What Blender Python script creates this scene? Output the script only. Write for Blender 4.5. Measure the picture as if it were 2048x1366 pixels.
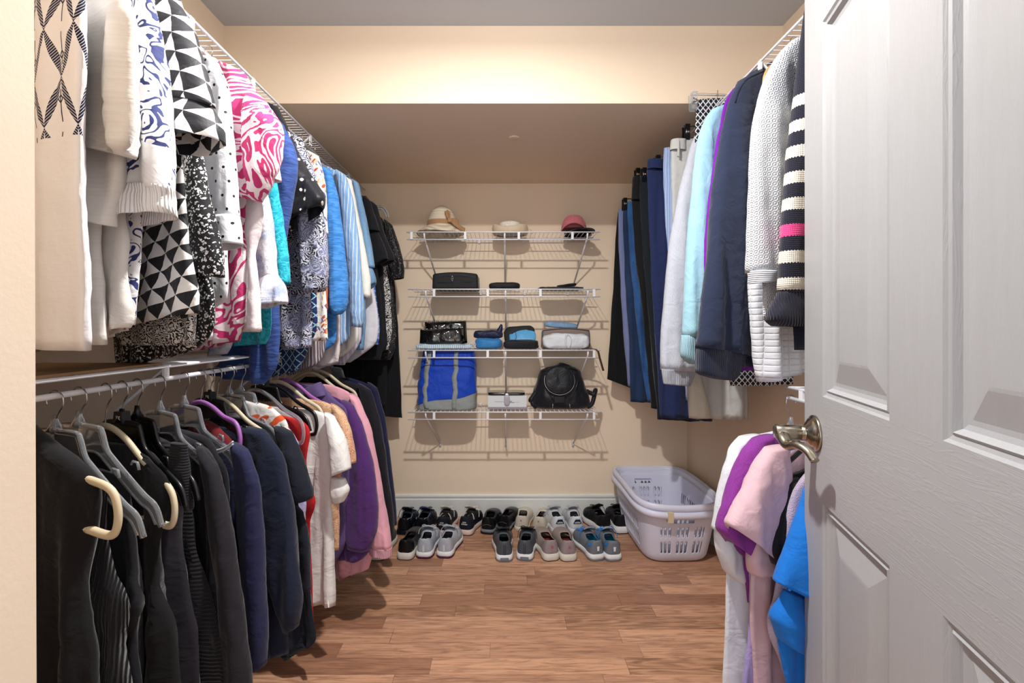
import bpy, bmesh, math, random
import numpy as np
from mathutils import Vector, Matrix, noise as mnoise

for _o in list(bpy.data.objects):
    bpy.data.objects.remove(_o)
SC = bpy.context.scene
COL = SC.collection
PI = math.pi

# ------------------------------------------------------------------ camera
F, CX, CY, CAMZ = 946.0, 1007.0, 653.0, 1.2      # focal length and vanishing point in pixels of a 2048 x 1366 frame
cam_d = bpy.data.cameras.new('camera')
cam_d.sensor_width = 36.0
cam_d.lens = F * 36.0 / 2048.0
cam_d.shift_x = (1024 - CX) / 2048.0
cam_d.shift_y = -(683 - CY) / 2048.0
cam_d.clip_start = 0.02
cam = bpy.data.objects.new('camera', cam_d)
cam.location = (0, 0, CAMZ)
cam.rotation_euler = (PI / 2, 0, 0)
COL.objects.link(cam)
SC.camera = cam

# ------------------------------------------------------------------ light
SC.view_settings.view_transform = 'Standard'
SC.view_settings.look = 'None'
SC.view_settings.gamma = 1.0
SC.view_settings.use_curve_mapping = False
SC.view_settings.exposure = 0.2
wd = bpy.data.worlds.new('world')
SC.world = wd
wd.use_nodes = True
wd.node_tree.nodes['Background'].inputs[0].default_value = (0.93, 0.95, 1.0, 1)
wd.node_tree.nodes['Background'].inputs[1].default_value = 0.68

def lamp(name, kind, loc, energy, color=(1, 1, 1), size=0.1, rot=(0, 0, 0), sy=None):
    l = bpy.data.lights.new(name, kind)
    l.energy = energy
    l.color = color
    if kind == 'AREA':
        l.size = size
        if sy:
            l.shape = 'RECTANGLE'
            l.size_y = sy
    else:
        l.shadow_soft_size = size
    o = bpy.data.objects.new(name, l)
    o.location = loc
    o.rotation_euler = rot
    COL.objects.link(o)
    return o

lamp('ceiling_lamp', 'POINT', (-0.06, 1.05, 2.40), 9, (1.0, 0.965, 0.92), 0.04)
lamp('ceiling_downlight', 'AREA', (-0.06, 1.05, 2.385), 34, (1.0, 0.965, 0.92), 0.075).data.shape = 'DISK'
lamp('fill_behind_camera', 'AREA', (-0.1, -1.9, 1.45), 27, (0.95, 0.975, 1.0), 1.9, (PI / 2, 0, 0), 1.9)  # added soft fill from behind the camera, standing for no known source

# ------------------------------------------------------------------ helpers
def P(px, py, d):
    return Vector(((px - CX) / F * d, d, CAMZ - (py - CY) / F * d))

def lin(c):
    if isinstance(c, str):
        c = c.lstrip('#')
        c = tuple(int(c[i:i + 2], 16) / 255 for i in (0, 2, 4))
    return tuple((x / 12.92 if x <= 0.04045 else ((x + 0.055) / 1.055) ** 2.4) for x in c) + (1.0,)

class E:
    """a node socket with arithmetic"""
    def __init__(self, nt, s):
        self.nt, self.s = nt, s
    def m(self, op, *a):
        n = self.nt.nodes.new('ShaderNodeMath')
        n.operation = op
        for i, v in enumerate((self,) + a):
            if isinstance(v, E):
                self.nt.links.new(v.s, n.inputs[i])
            else:
                n.inputs[i].default_value = v
        return E(self.nt, n.outputs[0])
    def __add__(s, o): return s.m('ADD', o)
    def __sub__(s, o): return s.m('SUBTRACT', o)
    def __mul__(s, o): return s.m('MULTIPLY', o)
    def __truediv__(s, o): return s.m('DIVIDE', o)
    def __neg__(s): return s * -1.0
    def sin(s): return s.m('SINE')
    def floor(s): return s.m('FLOOR')
    def fr(s): return s.m('FRACT')
    def abs(s): return s.m('ABSOLUTE')
    def lt(s, o): return s.m('LESS_THAN', o)
    def gt(s, o): return s.m('GREATER_THAN', o)
    def mx(s, o): return s.m('MAXIMUM', o)
    def mn(s, o): return s.m('MINIMUM', o)
    def pw(s, o): return s.m('POWER', o)
    def sq(s): return s.m('SQRT')
    def step(s, a, b):
        n = s.nt.nodes.new('ShaderNodeMapRange')
        n.interpolation_type = 'SMOOTHSTEP'
        s.nt.links.new(s.s, n.inputs['Value'])
        n.inputs['From Min'].default_value = a
        n.inputs['From Max'].default_value = b
        return E(s.nt, n.outputs[0])

class M:
    """one procedural material under construction"""
    def __init__(self, name, rough=0.8, sheen=0.0, metal=0.0, spec=None, coat=0.0):
        self.mat = bpy.data.materials.new(name)
        self.mat.use_nodes = True
        self.nt = self.mat.node_tree
        self.b = self.nt.nodes['Principled BSDF']
        self.b.inputs['Roughness'].default_value = rough
        self.b.inputs['Metallic'].default_value = metal
        self.b.inputs['Sheen Weight'].default_value = sheen
        self.b.inputs['Coat Weight'].default_value = coat
        if spec is not None:
            self.b.inputs['Specular IOR Level'].default_value = spec
        self.h = None
    def coord(self, which='UV'):
        n = self.nt.nodes.new('ShaderNodeTexCoord')
        return n.outputs[which]
    def uv(self, which='UV'):
        n = self.nt.nodes.new('ShaderNodeSeparateXYZ')
        self.nt.links.new(self.coord(which), n.inputs[0])
        return [E(self.nt, n.outputs[i]) for i in range(3)]
    def vec(self, x, y, z=0.0):
        n = self.nt.nodes.new('ShaderNodeCombineXYZ')
        for i, v in enumerate((x, y, z)):
            if isinstance(v, E):
                self.nt.links.new(v.s, n.inputs[i])
            else:
                n.inputs[i].default_value = v
        return n.outputs[0]
    def noise(self, v, scale, detail=2.0, dist=0.0, rough=0.5):
        n = self.nt.nodes.new('ShaderNodeTexNoise')
        n.inputs['Scale'].default_value = scale
        n.inputs['Detail'].default_value = detail
        n.inputs['Distortion'].default_value = dist
        n.inputs['Roughness'].default_value = rough
        self.nt.links.new(v, n.inputs['Vector'])
        return E(self.nt, n.outputs[0])
    def vor(self, v, scale, feature='F1', rnd=1.0, out='Distance'):
        n = self.nt.nodes.new('ShaderNodeTexVoronoi')
        n.feature = feature
        n.inputs['Scale'].default_value = scale
        n.inputs['Randomness'].default_value = rnd
        self.nt.links.new(v, n.inputs['Vector'])
        return E(self.nt, n.outputs[out])
    def white(self, x, y):
        n = self.nt.nodes.new('ShaderNodeTexWhiteNoise')
        n.noise_dimensions = '2D'
        self.nt.links.new(self.vec(x, y), n.inputs['Vector'])
        return E(self.nt, n.outputs[0])
    def mix(self, f, a, b):
        n = self.nt.nodes.new('ShaderNodeMix')
        n.data_type = 'RGBA'
        if isinstance(f, E):
            self.nt.links.new(f.s, n.inputs[0])
        else:
            n.inputs[0].default_value = f
        for v, i in ((a, 6), (b, 7)):
            if isinstance(v, (str, tuple)):
                n.inputs[i].default_value = lin(v)
            else:
                self.nt.links.new(v, n.inputs[i])
        return n.outputs[2]
    def color(self, c):
        if isinstance(c, (str, tuple)):
            self.b.inputs['Base Color'].default_value = lin(c)
        else:
            self.nt.links.new(c, self.b.inputs['Base Color'])
        return self
    def bump(self, h, strength=0.3, dist=0.002):
        n = self.nt.nodes.new('ShaderNodeBump')
        n.inputs['Strength'].default_value = strength
        n.inputs['Distance'].default_value = dist
        self.nt.links.new(h.s, n.inputs['Height'])
        if self.h:
            self.nt.links.new(self.h, n.inputs['Normal'])
        self.h = n.outputs[0]
        self.nt.links.new(self.h, self.b.inputs['Normal'])
        return self
    def weave(self, k=0.35):
        v = self.coord('UV')
        self.bump(self.noise(v, 17, 3, 0.8), 0.5, 0.011)
        self.bump(self.noise(v, 45, 2, 0.5), 0.3, 0.004)
        self.bump(self.noise(v, 900, 1), k, 0.0008)
        return self

MATS = {}
def simple(name, c, rough=0.5, metal=0.0, coat=0.0, spec=None):
    if name not in MATS:
        MATS[name] = M(name, rough, 0, metal, spec, coat).color(c).mat
    return MATS[name]

# --- things, parts
def tag(o, label, cat, group=None):
    o['label'] = label
    o['category'] = cat
    if group:
        o['group'] = group
    return o

def thing(name, label, cat, loc=(0, 0, 0), group=None, rz=0.0):
    o = bpy.data.objects.new(name, None)
    o.empty_display_size = 0.02
    COL.objects.link(o)
    o.location = loc
    o.rotation_euler = (0, 0, rz)
    return tag(o, label, cat, group)

def link(name, me, mats, parent=None, loc=None, smooth=True):
    o = bpy.data.objects.new(name, me)
    COL.objects.link(o)
    if not isinstance(mats, (list, tuple)):
        mats = [mats]
    for m in mats:
        me.materials.append(m)
    if smooth:
        me.polygons.foreach_set('use_smooth', [True] * len(me.polygons))
    if parent:
        o.parent = parent
    if loc is not None:
        o.location = loc
    return o

def mesh(name, verts, faces, mats, parent=None, loc=None, smooth=True, uvs=None, mi=None):
    me = bpy.data.meshes.new(name)
    me.from_pydata([tuple(v) for v in verts], [], faces)
    if uvs is not None:
        l = me.uv_layers.new(name='UVMap')
        vi = np.zeros(len(me.loops), dtype=np.int32)
        me.loops.foreach_get('vertex_index', vi)
        l.data.foreach_set('uv', np.asarray(uvs, dtype=np.float32)[vi].ravel())
    if mi is not None:
        me.polygons.foreach_set('material_index', mi)
    o = link(name, me, mats, parent, loc, smooth)
    return o

def from_bm(name, bm, mats, parent=None, loc=None, smooth=False, bev=0.0, seg=2):
    if bev:
        bmesh.ops.bevel(bm, geom=[e for e in bm.edges if len(e.link_faces) == 2 and e.calc_face_angle(0) > 0.5], offset=bev, segments=seg, profile=0.5, affect='EDGES')
    bmesh.ops.recalc_face_normals(bm, faces=bm.faces)
    me = bpy.data.meshes.new(name)
    bm.to_mesh(me)
    bm.free()
    return link(name, me, mats, parent, loc, smooth)

def bbox(bm, lo, hi):
    lo, hi = Vector(lo), Vector(hi)
    v = [bm.verts.new((x, y, z)) for x in (lo.x, hi.x) for y in (lo.y, hi.y) for z in (lo.z, hi.z)]
    for f in ((0, 1, 3, 2), (4, 6, 7, 5), (0, 4, 5, 1), (2, 3, 7, 6), (0, 2, 6, 4), (1, 5, 7, 3)):
        bm.faces.new([v[i] for i in f])

def box(name, lo, hi, mats, parent=None, bev=0.0, loc=None):
    bm = bmesh.new()
    bbox(bm, lo, hi)
    return from_bm(name, bm, mats, parent, loc, False, bev)

def tube_geo(pts, r, n=8, closed=False, caps=True, flat=1.0, base=0):
    """verts, faces of a swept tube; r may be a list; flat squashes one axis"""
    pts = [Vector(p) for p in pts]
    k = len(pts)
    rs = r if isinstance(r, (list, tuple)) else [r] * k
    V, Fc = [], []
    up = None
    for i, p in enumerate(pts):
        a = pts[(i - 1) % k] if (closed or i > 0) else p
        b = pts[(i + 1) % k] if (closed or i < k - 1) else p
        t = (b - a)
        t = t.normalized() if t.length > 1e-9 else Vector((0, 0, 1))
        if up is None:
            up = Vector((0, 0, 1)) if abs(t.z) < 0.9 else Vector((0, 1, 0))
        s = t.cross(up)
        s = s.normalized() if s.length > 1e-6 else t.orthogonal().normalized()
        up = s.cross(t).normalized()
        for j in range(n):
            th = 2 * PI * j / n
            V.append(p + s * (math.cos(th) * rs[i]) + up * (math.sin(th) * rs[i] * flat))
    m = k if closed else k - 1
    for i in range(m):
        for j in range(n):
            a = base + i * n + j
            b = base + i * n + (j + 1) % n
            i2 = ((i + 1) % k) * n + base
            Fc.append((a, b, i2 + (j + 1) % n, i2 + j))
    if caps and not closed:
        Fc.append(tuple(base + j for j in range(n))[::-1])
        Fc.append(tuple(base + (k - 1) * n + j for j in range(n)))
    return V, Fc

def tubes(name, paths, mats, parent=None, loc=None, n=8, smooth=True):
    """paths: list of (pts, r[, closed[, flat]])"""
    V, Fc = [], []
    for p in paths:
        v, f = tube_geo(p[0], p[1], n, p[2] if len(p) > 2 else False, True, p[3] if len(p) > 3 else 1.0, len(V))
        V += v
        Fc += f
    return mesh(name, V, Fc, mats, parent, loc, smooth)

def spline(pts, n=8):
    """Catmull-Rom through pts"""
    pts = [Vector(p) for p in pts]
    q = [pts[0] * 2 - pts[1]] + pts + [pts[-1] * 2 - pts[-2]]
    out = []
    for i in range(1, len(q) - 2):
        for j in range(n):
            t = j / n
            a, b, c, d = q[i - 1], q[i], q[i + 1], q[i + 2]
            out.append(0.5 * ((2 * b) + (c - a) * t + (2 * a - 5 * b + 4 * c - d) * t * t + (3 * b - a - 3 * c + d) * t ** 3))
    out.append(pts[-1])
    return out

def lathe_geo(prof, n=32, sx=1.0, sy=1.0):
    V, Fc = [], []
    for (r, z) in prof:
        for j in range(n):
            th = 2 * PI * j / n
            V.append(Vector((r * math.cos(th) * sx, r * math.sin(th) * sy, z)))
    for i in range(len(prof) - 1):
        for j in range(n):
            Fc.append((i * n + j, i * n + (j + 1) % n, (i + 1) * n + (j + 1) % n, (i + 1) * n + j))
    return V, Fc

def text_mesh(name, s, size, mat, parent=None, loc=(0, 0, 0), rot=(0, 0, 0), depth=0.0006, bold=0.0):
    cu = bpy.data.curves.new(name, 'FONT')
    cu.body = s
    cu.size = size
    cu.extrude = depth
    cu.offset = bold
    cu.align_x = 'CENTER'
    cu.align_y = 'CENTER'
    o = bpy.data.objects.new(name, cu)
    COL.objects.link(o)
    dg = bpy.context.evaluated_depsgraph_get()
    me = bpy.data.meshes.new_from_object(o.evaluated_get(dg))
    bpy.data.objects.remove(o)
    r = link(name, me, mat, parent, loc, False)
    r.rotation_euler = rot
    return r

def nz(p, s=1.0):
    return mnoise.noise(Vector(p) * s)

def pillow(name, w, d, h, mats, parent=None, loc=(0, 0, 0), rz=0.0, e=0.35, e2=0.5, wr=0.004, seed=0.0, nu=40, nv=20, taper=1.0, base=True):
    """soft rounded block standing on z=0; w x d x h"""
    V, Fc = [], []
    sg = lambda c, p: math.copysign(abs(c) ** p, c)
    for i in range(nv + 1):
        a = -PI / 2 + PI * i / nv
        cz, sz = sg(math.cos(a), e2), sg(math.sin(a), e2)
        for j in range(nu):
            b = 2 * PI * j / nu
            k = 1.0 + (taper - 1.0) * (sz + 1) / 2
            p = Vector((w / 2 * cz * sg(math.cos(b), e) * k, d / 2 * cz * sg(math.sin(b), e) * k, h / 2 * (sz + 1)))
            q = p + Vector((seed, seed * 2.1, seed * 0.7))
            off = Vector((nz(q, 18), nz(q + Vector((9, 0, 0)), 18), nz(q + Vector((0, 7, 0)), 22))) * (wr * 1.2) + Vector((nz(q, 43), nz(q + Vector((3, 0, 0)), 47), nz(q + Vector((0, 5, 0)), 45))) * (wr * 0.8)
            if base:
                off.z *= min(1.0, p.z / (h * 0.3 + 1e-6))
            V.append(p + off)
    for i in range(nv):
        for j in range(nu):
            Fc.append((i * nu + j, i * nu + (j + 1) % nu, (i + 1) * nu + (j + 1) % nu, (i + 1) * nu + j))
    uv = [(v.x, v.z + v.y) for v in V]
    o = mesh(name, V, Fc, mats, parent, loc, True, uv)
    o.rotation_euler = (0, 0, rz)
    return o
# ------------------------------------------------------------------ the room
def struct(o):
    o['kind'] = 'structure'
    return o

def wall_mat(name, c):
    m = M(name, 0.75)
    v = m.coord('Object')
    m.color(m.mix(m.noise(v, 1.7, 3), c, tuple(min(1, x * 1.03) for x in [int(c[i:i + 2], 16) / 255 for i in (1, 3, 5)])))
    m.bump(m.noise(v, 160, 3), 0.12, 0.0015)
    m.bump(m.noise(v, 5, 2), 0.15, 0.01)
    return m.mat
WALL = wall_mat('cream_wall_paint', '#ead6be')
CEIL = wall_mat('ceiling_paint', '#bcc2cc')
TRIM = simple('white_trim_paint', '#dedfdc', 0.4)

def floor_mat():
    m = M('laminate_floor', 0.36)
    x, y, z = m.uv('Object')
    row = (y / 0.0815).floor()
    wl = m.white(row, 3.0)
    xx = (x + wl * 2.3) / (wl * 0.35 + 0.55)
    cell = xx.floor()
    rnd = m.white(cell + row * 7.3, row)
    rnd2 = m.white(cell, row + 31.7)
    gv = m.vec(x * 1.0 + rnd * 13.0, y * 9.0 + rnd2 * 5.0, rnd * 4.0)
    g = m.noise(gv, 5.5, 6, 1.3, 0.6)
    fine = m.noise(m.vec(x * 6.0, y * 190.0, rnd), 1.0, 3)
    rings = ((m.noise(m.vec(x * 0.9 + rnd * 9.0, y * 6.0, rnd2 * 3.0), 2.6, 2, 0.4) * 46.0).sin() * 0.5 + 0.5)
    c = m.mix(rnd, '#dfac8a', '#a2745b')
    c = m.mix(rnd2.step(0.55, 1.0) * 0.7, c, '#c69774')
    c = m.mix(g.step(0.42, 0.70) * 0.55, c, '#704a38')
    c = m.mix(rings * rnd2.step(0.35, 0.8) * 0.42, c, '#603f31')
    c = m.mix(fine.step(0.45, 0.75) * 0.45, c, '#6d4939')
    ey = (y / 0.0815).fr()
    ex = xx.fr()
    edge = ey.lt(0.014).mx(ex.lt(0.0025))
    c = m.mix(edge * 0.55, c, '#4a3026')
    m.color(c)
    m.bump(fine, 0.05, 0.001)
    return m.mat
XW, YB = 1.163, 3.0
H_C = 2.452
def quad(name, pts, mat):
    return struct(mesh(name, pts, [(0, 1, 2, 3)], mat, smooth=False))
def slab(name, lo, hi, mat):
    return struct(box(name, lo, hi, mat))
slab('floor', (-2.6, -2.3, -0.05), (2.6, YB + 0.1, 0.0), floor_mat())
slab('ceiling', (-XW - 0.1, 0.30, H_C), (XW + 0.1, YB + 0.1, H_C + 0.06), CEIL)
slab('wall_back', (-XW - 0.1, YB, 0), (XW + 0.1, YB + 0.1, H_C), WALL)
slab('wall_left', (-XW - 0.1, 0.30, 0), (-XW, YB, H_C), WALL)
slab('wall_right', (XW, 0.30, 0), (XW + 0.1, YB, H_C), WALL)
# soffit box: underside tilts very slightly
bm = bmesh.new()
sv = [bm.verts.new(p) for p in ((-XW, 1.97, 2.129), (XW, 1.97, 2.129), (XW, 1.97, H_C), (-XW, 1.97, H_C), (-XW, YB, 2.107), (XW, YB, 2.107), (XW, YB, H_C), (-XW, YB, H_C))]
for f in ((0, 1, 2, 3), (4, 7, 6, 5), (0, 4, 5, 1), (3, 2, 6, 7), (0, 3, 7, 4), (1, 5, 6, 2)):
    bm.faces.new([sv[i] for i in f])
struct(from_bm('wall_soffit', bm, WALL))
# wall beside the doorway: its end face leans a little, as in an old opening
JX = -0.3985
bm = bmesh.new()
sv = []
for z, dx in ((0, 0.0030), (H_C, -0.0060)):
    sv += [bm.verts.new((-2.6, 0.30, z)), bm.verts.new((JX + dx - 0.015, 0.30, z)), bm.verts.new((JX + dx, 0.315, z)), bm.verts.new((JX + dx, 0.404, z)), bm.verts.new((JX + dx - 0.012, 0.416, z)), bm.verts.new((-2.6, 0.416, z))]
bm.faces.new(sv[:6][::-1]); bm.faces.new(sv[6:])
for i in range(6):
    bm.faces.new([sv[i], sv[(i + 1) % 6], sv[6 + (i + 1) % 6], sv[6 + i]])
struct(from_bm('wall_front', bm, WALL))

V_, F_ = lathe_geo([(0.0001, 0.0), (0.022, 0.0), (0.026, 0.002), (0.027, 0.006)], 28)
struct(mesh('trim_1', [Vector((p.x + 0.052, p.y + 2.31, p.z + 2.1165)) for p in V_], F_, WALL))
# skirting: flat board with a rounded bead on top
def baseboard(name, p0, p1, nrm):
    prof = [(0.0, 0.0), (0.012, 0.0), (0.012, 0.105), (0.009, 0.111), (0.009, 0.116), (0.014, 0.121), (0.014, 0.132), (0.009, 0.138), (0.0, 0.138)]
    V = []
    for p in (p0, p1):
        for a, z in prof:
            V.append(Vector(p) + Vector(nrm) * a + Vector((0, 0, z)))
    n = len(prof)
    Fc = [(i, i + 1, n + i + 1, n + i) for i in range(n - 1)] + [tuple(range(n)), tuple(range(n, 2 * n))[::-1]]
    return struct(mesh(name, V, Fc, TRIM, smooth=False))
baseboard('baseboard_back', (-XW, YB, 0), (XW, YB, 0), (0, -1, 0))
baseboard('baseboard_left', (-XW, 0.42, 0), (-XW, YB, 0), (1, 0, 0))
baseboard('baseboard_right', (XW, 0.42, 0), (XW, YB, 0), (-1, 0, 0))

# ------------------------------------------------------------------ door
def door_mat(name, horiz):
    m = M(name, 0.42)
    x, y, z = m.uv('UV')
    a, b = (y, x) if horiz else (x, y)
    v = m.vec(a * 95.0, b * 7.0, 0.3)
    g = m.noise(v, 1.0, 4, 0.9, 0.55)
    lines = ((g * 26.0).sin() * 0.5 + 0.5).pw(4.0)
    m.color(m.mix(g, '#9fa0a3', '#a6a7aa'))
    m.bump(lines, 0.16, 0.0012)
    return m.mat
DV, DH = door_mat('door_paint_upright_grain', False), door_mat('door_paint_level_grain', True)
DW, DHT, DTH = 0.886, 2.03, 0.035
E0 = Vector((0.7065, 1.1095, 0.008))
dd = Vector((-0.27, -1.0, 0)).normalized()      # along the door towards its hinge
dn = Vector((-dd.y * -1, 0, 0))
dn = Vector((dd.y, -dd.x, 0)).normalized()      # out of the visible face, to the left
def dpt(u, w, n=0.0):
    return E0 + dd * u + Vector((0, 0, w)) + dn * n
V, Fc, MI, UV = [], [], [], []
def dq(a, b, c, d, mi):
    k = len(V)
    for q in (a, b, c, d):
        V.append(dpt(*q)); UV.append((q[0], q[1]))
    Fc.append((k, k + 1, k + 2, k + 3)); MI.append(mi)
us = [0, 0.107, 0.377, 0.509, 0.779, DW]
ws = [0, 0.235, 0.815, 1.043, 1.84, DHT]
for i in range(5):
    for j in range(5):
        u0, u1, w0, w1 = us[i], us[i + 1], ws[j], ws[j + 1]
        if i in (1, 3) and j in (1, 3):
            loops = [(0, 0), (0.004, -0.004), (0.010, -0.006), (0.014, -0.003), (0.020, -0.011), (0.027, -0.013), (0.034, -0.013), (0.075, -0.0035), (0.080, -0.003)]
            for (a, na), (b, nb) in zip(loops[:-1], loops[1:]):
                o = [(u0 + a, w0 + a, na), (u1 - a, w0 + a, na), (u1 - a, w1 - a, na), (u0 + a, w1 - a, na)]
                q = [(u0 + b, w0 + b, nb), (u1 - b, w0 + b, nb), (u1 - b, w1 - b, nb), (u0 + b, w1 - b, nb)]
                for s in range(4):
                    dq(o[s], o[(s + 1) % 4], q[(s + 1) % 4], q[s], 0)
            dq(*q, 0)
        else:
            dq((u0, w0), (u1, w0), (u1, w1), (u0, w1), 1 if (i in (1, 3) or (i == 2 and j == 2)) else 0)
for a, b in (((0, 0), (DW, 0)), ((DW, 0), (DW, DHT)), ((DW, DHT), (0, DHT)), ((0, DHT), (0, 0))):
    dq((a[0], a[1], 0), (a[0], a[1], -DTH), (b[0], b[1], -DTH), (b[0], b[1], 0), 0)
dq((0, 0, -DTH), (0, DHT, -DTH), (DW, DHT, -DTH), (DW, 0, -DTH), 0)
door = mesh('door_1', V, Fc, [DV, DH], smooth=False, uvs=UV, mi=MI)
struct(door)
NICK = M('brushed_nickel', 0.24, metal=1.0)
NICK.color('#a89f90'); NICK = NICK.mat
R = Matrix((dd, Vector((0, 0, 1)), dn)).transposed()          # local x along door, y up, z out
k0 = dpt(0.066, 0.955)
def dloc(p):
    return k0 + R @ Vector(p)
prof = [(0.0, 0.0), (0.041, 0.0), (0.041, 0.004), (0.0385, 0.006), (0.036, 0.0062), (0.034, 0.010), (0.027, 0.015), (0.020, 0.019), (0.017, 0.022), (0.0, 0.022)]
v, f = lathe_geo(prof, 48)
mesh('handle_rosette', [dloc(p) for p in v], f, NICK, door)
prof = [(0.0165, 0.018), (0.0165, 0.028), (0.0155, 0.0285), (0.0155, 0.0295), (0.0165, 0.030), (0.0165, 0.078), (0.0135, 0.081), (0, 0.081)]
v, f = lathe_geo(prof, 40)
mesh('handle_neck', [dloc(p) for p in v], f, NICK, door)
lv = spline([(-0.002, 0.000, 0.066), (0.020, -0.010, 0.068), (0.042, -0.020, 0.064), (0.066, -0.012, 0.055), (0.090, -0.018, 0.043), (0.108, -0.034, 0.036)], 6)
tubes('door_handle', [([dloc(p) for p in lv], [0.0155 - 0.0065 * i / (len(lv) - 1) for i in range(len(lv))], False, 0.8)], NICK, door, n=18)
# ------------------------------------------------------------------ wire shelving
WIRE = simple('white_vinyl_wire', '#e4e6ec', 0.35, 0, 0.2)
CLIPM = simple('white_plastic_clip', '#e9ebf0', 0.4)
SH_Z = [1.738, 1.412, 1.064, 0.712]
YF, YR = 2.695, 2.985
def strut_geo(a, b, w):
    return ([Vector(a), Vector(b)], w)
def back_shelf(i, z, label, x0, x1):
    t = thing('wire_shelf', label, 'shelf', (0, YR, z), 'wall shelves at the back')
    o = t.location
    L = lambda x, y, dz: Vector((x, y - YR, dz))
    rails = [([L(x0, YF, 0), L(x1, YF, 0)], 0.0042), ([L(x0, YF + 0.002, -0.042), L(x1, YF + 0.002, -0.042)], 0.0038),
             ([L(x0 + 0.02, YR, -0.004), L(x1 - 0.02, YR, -0.004)], 0.0028), ([L(x0 + 0.01, YF + 0.15, -0.0045), L(x1 - 0.01, YF + 0.15, -0.0045)], 0.0028)]
    n = int((x1 - x0) / 0.0252)
    for k in range(n + 1):
        x = x0 + 0.008 + k * 0.0252
        rails.append(([L(x, YF, 0.0026), L(x, YR, 0.0)], 0.0014))
    tubes('wire_deck', rails, WIRE, t, n=6)
    for x in (x0 + (0.03 if i == 0 else 0.15), x0 + (0.335 if i == 0 else 0.455), x0 + (0.64 if i == 0 else 0.755), x0 + (0.945 if i == 0 else 1.06)):
        box('lip_tie', (x - 0.007, YF - YR - 0.0055, -0.042), (x + 0.007, YF - YR - 0.0015, 0.0), WIRE, t, 0.001)
    for x, xw in ((x0 + 0.10, x0 + 0.145), ((x0 + x1) / 2 + 0.008, (x0 + x1) / 2 + 0.012), (x1 - 0.07, x1 - 0.11)):
        dz = -0.285 if i < 3 else -0.25
        tubes('brace', [([L(x, YF + 0.004, -0.004), L(x, YF + 0.012, -0.03), L(xw, YR + 0.006, dz)], 0.0052, False, 0.6), ([L(xw, YR + 0.010, dz + 0.014), L(xw, YR + 0.010, dz - 0.022)], 0.0075, False, 0.5)], WIRE, t)
    for x in (x0 + 0.12, x0 + 0.40, x0 + 0.68, x0 + 0.95):
        box('wall_clip', (x - 0.006, 0.000, -0.012), (x + 0.006, 0.0148, 0.004), CLIPM, t, 0.002)
    return t
back_shelf(0, SH_Z[0], 'top white wire wall shelf on back wall carrying the hats', -0.553, 0.550)
back_shelf(1, SH_Z[1], 'second white wire wall shelf from top, holding a black zip case', -0.545, 0.552)
back_shelf(2, SH_Z[2], 'third white wire wall shelf from top, crowded with pouches and glossy black bags', -0.545, 0.553)
back_shelf(3, SH_Z[3], 'lowest white wire wall shelf, holding the blue tote and black backpack', -0.545, 0.550)

def side_shelf(side, z, y0, y1, label, braces, hang_dx, hang_dz):
    """wire shelf along a side wall with a lip and a hanging rail; wires run across"""
    g = -side
    t = thing('wire_shelf', label, 'shelf', (side * XW, y0, z), 'closet shelves along the side walls')
    L = lambda a, y, dz: Vector((g * a, y - y0, dz))          # a = distance from the wall
    D = 0.305
    rails = [([L(D, y0, 0), L(D, y1, 0)], 0.0045), ([L(0.012, y0, -0.004), L(0.012, y1, -0.004)], 0.003), ([L(D * 0.5, y0, -0.0045), L(D * 0.5, y1, -0.0045)], 0.003)]
    for k in range(int((y1 - y0) / 0.0254) + 1):
        y = y0 + 0.006 + k * 0.0254
        rails.append(([L(0.012, y, 0.0), L(D, y, 0.003)], 0.0015))
    tubes('wire_deck', rails, WIRE, t, n=6)
    tubes('hanging_rail', [([L(D + hang_dx, y0, hang_dz), L(D + hang_dx, y1, hang_dz)], 0.0062)], WIRE, t, n=10)
    for y in braces:
        tubes('brace', [([L(D, y, -0.004), L(0.012, y, -0.26)], 0.0065, False, 0.5)], WIRE, t)
        box('rail_tie', (min(g * (D - 0.002), g * (D + 0.004)), y - 0.009 - y0, hang_dz - 0.002), (max(g * (D - 0.002), g * (D + 0.004)), y + 0.009 - y0, 0.004), CLIPM, t, 0.001)
    return t
HR_U, HR_L = 2.005, 1.067
side_shelf(-1, 2.046, 0.46, 2.93, 'upper left white wire closet shelf with hanging rail above blouses', (1.30, 1.62, 2.10, 2.62), -0.02, -0.042)
side_shelf(-1, 1.098, 0.46, 2.93, 'lower left white wire closet shelf with rail of dark tops', (1.20, 1.80, 2.50), 0.0, -0.031)
side_shelf(1, 2.085, 0.60, 2.93, 'upper right white wire closet shelf with rail above sweatshirts', (1.58, 2.05, 2.60), -0.02, -0.042)
HR_R = 0.985
side_shelf(1, 1.016, 0.60, 1.43, 'lower right white wire closet shelf with rail behind the open door', (1.36,), 0.0, -0.031)
KR = M('kraft_board', 0.8)
_v = KR.coord('Object')
KR.color(KR.mix(KR.noise(_v, 14, 3), '#a98a66', '#8f7251'))
o = box('cardboard_sheet', (-0.15, -0.36, 0.0), (0.15, 0.36, 0.006), KR.mat, None, 0.001, (-XW + 0.155, 0.83, 1.103))
tag(o, 'brown cardboard sheet lying on the lower left wire shelf under blouse hems', 'cardboard')
# ------------------------------------------------------------------ cloth materials (pattern coordinates are metres on the cloth)
def cl(name, rough=0.85, sheen=0.12):
    return M(name, rough, sheen, spec=0.25)

def plain(name, c, k=0.35, rough=0.85, sheen=0.12, var=0.9):
    if name in MATS:
        return MATS[name]
    m = cl(name, rough, sheen)
    m.color(c)
    m.weave(k)
    MATS[name] = m.mat
    return m.mat

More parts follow.
